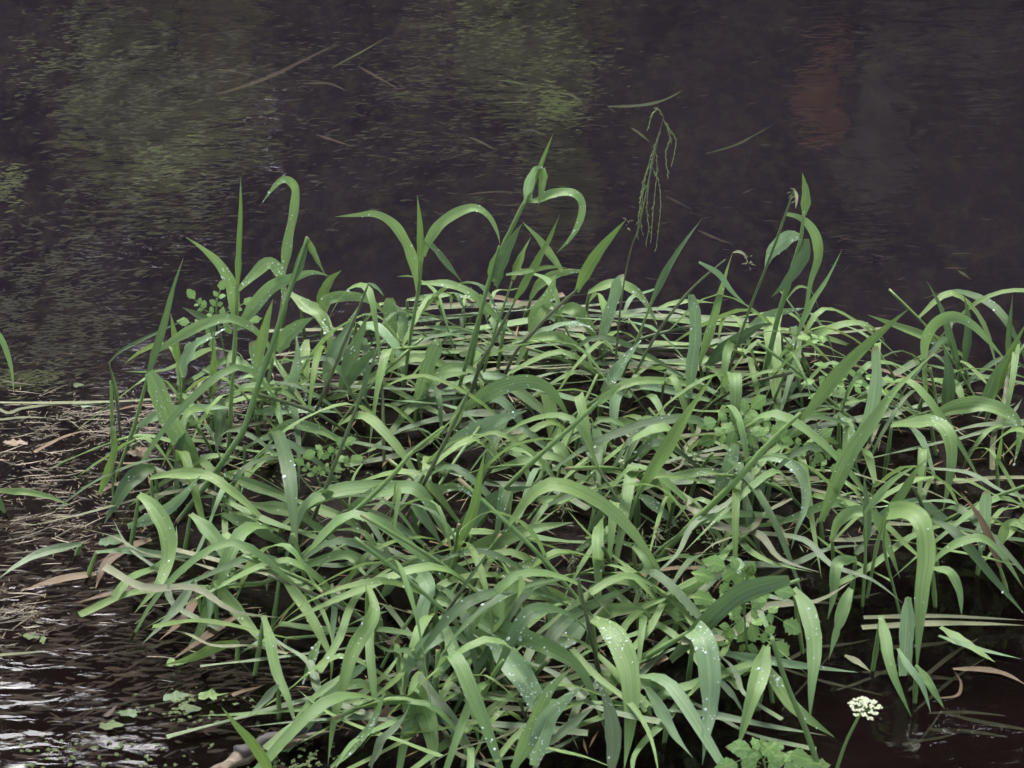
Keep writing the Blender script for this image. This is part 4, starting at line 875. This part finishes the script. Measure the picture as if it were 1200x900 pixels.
def water_mat():
    m, t, o = new_mat('stream_water'); L = t.links
    geo = t.nodes.new('ShaderNodeNewGeometry'); P_ = geo.outputs['Position']
    def nz(scale, sx, sy, det, rough=.5, dist=0.0):
        mp = t.nodes.new('ShaderNodeMapping'); mp.inputs['Scale'].default_value = (sx, sy, 1); L.new(P_, mp.inputs[0])
        n = N(t, 'ShaderNodeTexNoise', Scale=float(scale), Detail=float(det), Roughness=rough, Distortion=dist); L.new(mp.outputs[0], n.inputs['Vector']); return n.outputs[0]
    a = nz(12, .8, 1.3, 2, .5, .5); b = nz(48, .45, 1.1, 2, .5, .6); c = nz(190, .5, 1.2, 1, .5)
    sp = t.nodes.new('ShaderNodeSeparateXYZ'); L.new(P_, sp.inputs[0])
    left = mth(t, 'MULTIPLY', mth(t, 'ADD', mth(t, 'MULTIPLY', sp.outputs[0], -1.0), -.12), 3.0, clamp=True)      # livelier current past the left of the tussock
    near = mth(t, 'MULTIPLY', mth(t, 'SUBTRACT', .25, sp.outputs[1]), 3.0, clamp=True)
    calm = mth(t, 'MULTIPLY', mth(t, 'SUBTRACT', nz(5, 1, .8, 2), .3), 2.4, clamp=True)
    live = mth(t, 'ADD', mth(t, 'MULTIPLY', calm, .42), mth(t, 'MULTIPLY', mth(t, 'MULTIPLY', mth(t, 'MULTIPLY', left, near), calm), .16))
    h = mth(t, 'ADD', mth(t, 'MULTIPLY', a, .9), mth(t, 'ADD', mth(t, 'MULTIPLY', b, .42), mth(t, 'MULTIPLY', mth(t, 'MULTIPLY', c, mth(t, 'SUBTRACT', 1.0, near)), .035)))
    h = mth(t, 'MULTIPLY', h, live)
    bm = N(t, 'ShaderNodeBump', Strength=1.0, Distance=.005); L.new(h, bm.inputs['Height'])
    gl = N(t, 'ShaderNodeBsdfGlossy', Roughness=.04); L.new(bm.outputs[0], gl.inputs['Normal'])
    fr = N(t, 'ShaderNodeFresnel', IOR=1.33); L.new(bm.outputs[0], fr.inputs['Normal'])
    tr = t.nodes.new('ShaderNodeBsdfTransparent'); tr.inputs[0].default_value = (.86, .84, .80, 1)
    df = t.nodes.new('ShaderNodeBsdfDiffuse')
    grit = mth(t, 'MULTIPLY', mth(t, 'SUBTRACT', nz(520, .7, .55, 2, .8), .36), 3.4, clamp=True)
    L.new(mixc(t, mth(t, 'MULTIPLY', mth(t, 'SUBTRACT', .25, sp.outputs[1]), 2.5, clamp=True), mixc(t, grit, (.004, .003, .006), (.021, .018, .025)), mixc(t, grit, (.003, .002, .002), (.011, .007, .007))), df.inputs[0])
    m1 = t.nodes.new('ShaderNodeMixShader'); m1.inputs[0].default_value = .30; L.new(tr.outputs[0], m1.inputs[1]); L.new(df.outputs[0], m1.inputs[2])
    m2 = t.nodes.new('ShaderNodeMixShader'); L.new(fr.outputs[0], m2.inputs[0]); L.new(m1.outputs[0], m2.inputs[1]); L.new(gl.outputs[0], m2.inputs[2])
    L.new(m2.outputs[0], o.inputs[0]); return m
def lin(a, b, n): return [a+(b-a)*i/(n-1) for i in range(n)]
WATER = mesh('water', [Vector(v) for v in ((-60, -60, 0), (60, -60, 0), (60, 60, 0), (-60, 60, 0))], [(0, 1, 2, 3)], water_mat(), smooth=False); WATER['kind'] = 'structure'
def bedz(x, y):
    z = -.13+.035*noise.noise(Vector((x*2.2, y*2.2, 0)))+.012*noise.noise(Vector((x*9, y*9, 3)))
    if y > 3.6: z = min(3.4, z+(y-3.6)*.75)+.08*noise.noise(Vector((x, y, 0)))  # far bank heightened out of view to keep low sky off the water
    if y < -2.3: z = min(.35, z+(-2.3-y)*1.2)
    return z
xs = lin(-60, -4, 15)+lin(-3.6, 3.6, 91)+lin(4, 60, 15); ys = lin(-60, -4, 15)+lin(-3.6, 7, 160)+lin(7.4, 60, 20)
b_ = grid('stream_bed', xs, ys, bedz, bed_mat()); b_['kind'] = 'structure'
# the root mat of the tussock: dark humus just breaking the surface
def matz(x, y):
    return .0
V, F = [], []; nx, ny = 110, 70
idx = {}
for j in range(ny):
    for i in range(nx):
        px = 120+i*10; py = 352+j*8.4
        g = flat(px, py, 0); e = noise.noise(Vector((g.x*7, g.y*5, 2)))
        inside = sum(inreg(px+dx, py+dy) for dx, dy in ((0, 0), (22, 0), (-22, 0), (0, 16), (0, -16)))/5
        inside = min(1, max(0, inside+.35*noise.noise(Vector((g.x*9, g.y*6, 5))))); inside *= .9 if hole(px, py) else 1
        g.z = -.22+.218*min(1, inside*1.15)+.008*e+.006*noise.noise(g*40); idx[(i, j)] = len(V); V.append(g)
for j in range(ny-1):
    for i in range(nx-1): F.append((idx[(i, j)], idx[(i+1, j)], idx[(i+1, j+1)], idx[(i, j+1)]))
mt = mesh('root_mat_ground', V, F, M['mud']); mt['kind'] = 'structure'
# far bank bushes and trees: what the dark water mirrors
def crown_mesh(seed, mat, n=2600, leaf=.07):
    rr = random.Random(seed); V, F = [], []
    cl = [(Vector((rr.gauss(0, .45), rr.gauss(0, .45), rr.gauss(0, .42))), rr.uniform(.25, .5)) for _ in range(14)]
    for _ in range(n):
        c, r = cl[rr.randrange(14)]
        d = Vector((rr.gauss(0, 1), rr.gauss(0, 1), rr.gauss(0, 1))).normalized(); p = c+d*r*rr.random()**.4
        a = Vector((rr.gauss(0, 1), rr.gauss(0, 1), rr.gauss(0, 1))).normalized(); b = a.orthogonal().normalized(); s = leaf*rr.uniform(.6, 1.3); i0 = len(V)
        V += [p-a*s, p+b*s*.5, p+a*s, p-b*s*.5]; F.append((i0, i0+1, i0+2, i0+3))
    me = bpy.data.meshes.new('crown'); me.from_pydata([tuple(v) for v in V], [], F); me.materials.append(mat); return me
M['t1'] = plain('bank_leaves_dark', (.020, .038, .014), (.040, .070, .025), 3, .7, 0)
M['t2'] = plain('bank_leaves_brightened', (.42, .50, .16), (.55, .62, .28), 3, .7, 0, trans=.6)  # sunlit brightness put into the leaf colour, also in red and grey below
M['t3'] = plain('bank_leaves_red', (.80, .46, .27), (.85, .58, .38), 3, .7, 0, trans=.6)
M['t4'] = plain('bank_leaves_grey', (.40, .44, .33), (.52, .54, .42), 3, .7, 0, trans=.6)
CM = {k: [crown_mesh(s, M[k]) for s in range(2)] for k in ('t1', 't2', 't3', 't4')}
def bush(x, y, z, s, k, label, trunk=True, sz=None, group='trees and bushes on the far bank', over=False):
    r_ = empty('bank_tree' if trunk else 'bank_bush', (x, y, 0 if y < 4 else .4)); tag(r_, label, 'tree' if trunk else 'bush', group)
    o = bpy.data.objects.new('crown', R.choice(CM[k])); COL.objects.link(o); o.parent = r_; o.location = (0, 0, z-r_.location.z)
    o.scale = (s, s, sz or s); o.rotation_euler = (0, 0, R.uniform(0, 6))
    bx = x if not over else (4.6 if x > 0 else -4.6)
    r_.location.x = bx; o.location.x = x-bx
    C = [Vector((bx, y, -.1)), Vector((bx+(x-bx)*.15, y, z*.6)), Vector((x, y, z))]; V, F, UV = tube(crom(C, 3), [(.05*s+.02)*(1-.85*q/6) for q in range(7)], 7); mesh('trunk', V, F, M['bark'], r_, UV)
ORD = ['first', 'second', 'third', 'fourth', 'fifth', 'sixth', 'seventh', 'eighth', 'ninth', 'tenth', 'eleventh', 'twelfth', 'thirteenth', 'fourteenth', 'fifteenth']
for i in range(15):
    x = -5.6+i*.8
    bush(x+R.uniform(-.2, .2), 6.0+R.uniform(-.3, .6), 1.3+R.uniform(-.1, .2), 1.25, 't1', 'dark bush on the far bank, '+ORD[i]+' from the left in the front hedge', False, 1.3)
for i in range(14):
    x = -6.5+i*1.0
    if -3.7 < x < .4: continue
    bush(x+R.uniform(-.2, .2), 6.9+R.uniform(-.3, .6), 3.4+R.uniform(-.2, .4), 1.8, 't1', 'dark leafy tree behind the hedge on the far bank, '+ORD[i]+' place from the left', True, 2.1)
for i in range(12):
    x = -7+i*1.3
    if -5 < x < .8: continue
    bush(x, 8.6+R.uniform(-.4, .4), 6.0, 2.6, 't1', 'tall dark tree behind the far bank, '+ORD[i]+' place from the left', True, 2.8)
bush(-2.0, 6.9, 2.9, 1.1, 't1', 'unseen low crown added to block sky at the foot of the opening, left', False, 1.15)  # crowns added out of view to raise the lower edge of the opening
bush(-.9, 6.9, 3.0, 1.1, 't1', 'unseen low crown added to block sky at the foot of the opening, right', False, 1.15)
for i, (x, y) in enumerate(((-5.5, -1), (-5.2, 2.5), (5.4, -1), (5.6, 2.6), (-4, -6.5), (0, -7.5), (4, -6.5), (-8, 1), (8.5, 1), (-7, -5), (7, -5))):  # unseen trees added to block sky beside and behind the camera
    bush(x, y, 4.6+.5*(i % 3), 2.5, 't1', 'tall unseen tree added to block side sky, '+ORD[i]+' of those round the near bank', True, 3.0, 'unseen trees added to shade the stream')
for j in range(6):  # unseen canopy added overhead to dim the sky light on the grass
    for i in range(7):
        x = -8.4+i*2.8+(j % 2)*1.4+R.uniform(-.5, .5); y = -7+j*2.6+R.uniform(-.4, .4)
        if y > 3.5 and -5 < x < 1.2: continue
        if j == 4 and -.5 < x < 3.4: continue
        if abs(x+.5) < 1.7 and -3.5 < y < -.5: continue
        bush(x, y if abs(x) > 3 or y > 3 or y < -5 else y, 7.5+R.uniform(-.5, .8), 2.05, 't1', 'unseen tree crown added overhead to shade the stream, row '+ORD[j]+' from the near side, '+ORD[i]+' from the left', True, 1.0, 'unseen trees added to shade the stream', abs(x) < 3.4 and -5 < y < 3.6)
bush(-2.3, 6.4, 4.2, 1.0, 't1', 'unseen bough added to block sky over the foot of the opening', True, .8)  # boughs added out of view to trim sky reflections on the water
bush(-3.3, 6.4, 4.6, 1.2, 't1', 'unseen bough added to close the opening at left', True, 1.5)
bush(-.6, 6.6, 4.4, .7, 't1', 'unseen bough added to close the opening at right', True, 1.1)
for i in range(9):  # unseen row added to cut low sky out of the reflections
    bush(-10+i*2.5, 13+R.uniform(-.5, .8), 4.0+R.uniform(-.3, .4), 3.1, 't1', 'unseen tree added beyond the far bank to block low sky, '+ORD[i]+' from the left', True, 3.2)
bush(-1.85, 7.4, 3.5, .8, 't1', 'unseen dense crown added to block sky low in the opening', True, .9)  # crown added to stop sky sheen on the upper left water
bush(-1.75, 7.2, 5.4, .75, 't1', 'unseen leafy bough added to cut glare through the middle of the opening', True, .7)  # crown added to block part of the lower left glare
bush(-1.3, 7.6, 5.2, .55, 't1', 'unseen thin high bough added to break up sky glints', True, .8)  # added with the next crown to split the sky reflection into patches
bush(-2.6, 7.8, 5.0, .8, 't1', 'second unseen thin bough added to break up sky glints', True, 1.0)
bush(-2.9, 6.9, 3.4, 1.15, 't1', 'unseen young tree added to narrow the opening from the left', True, 1.6)  # this and the next two were added to frame the sky opening
bush(.15, 6.9, 3.2, .95, 't1', 'unseen young tree added to narrow the opening from the right', True, 1.6)
bush(1.0, 8.6, 5.0, 1.9, 't1', 'unseen tall tree added to block sky right of the opening', True, 2.6)
bush(.02, 4.2, 1.17, .22, 't2', 'light green bush leaning over the far bank, centre', False, .36)
bush(.16, 4.2, 1.45, .10, 't2', 'narrow light bush on the far bank, centre', False, .45)
bush(-.90, 4.2, 1.35, .27, 't2', 'light green bush on the far bank at left', False, .40)
bush(.84, 4.1, 1.30, .055, 't3', 'small reddish bush on the far bank at right', False, .15)
bush(1.0, 4.1, 1.45, .09, 't4', 'grey-leaved bush on the far bank at right', False, .34)
bush(1.17, 4.2, 1.15, .18, 't4', 'low grey-leaved bush at the far right', False, .18)
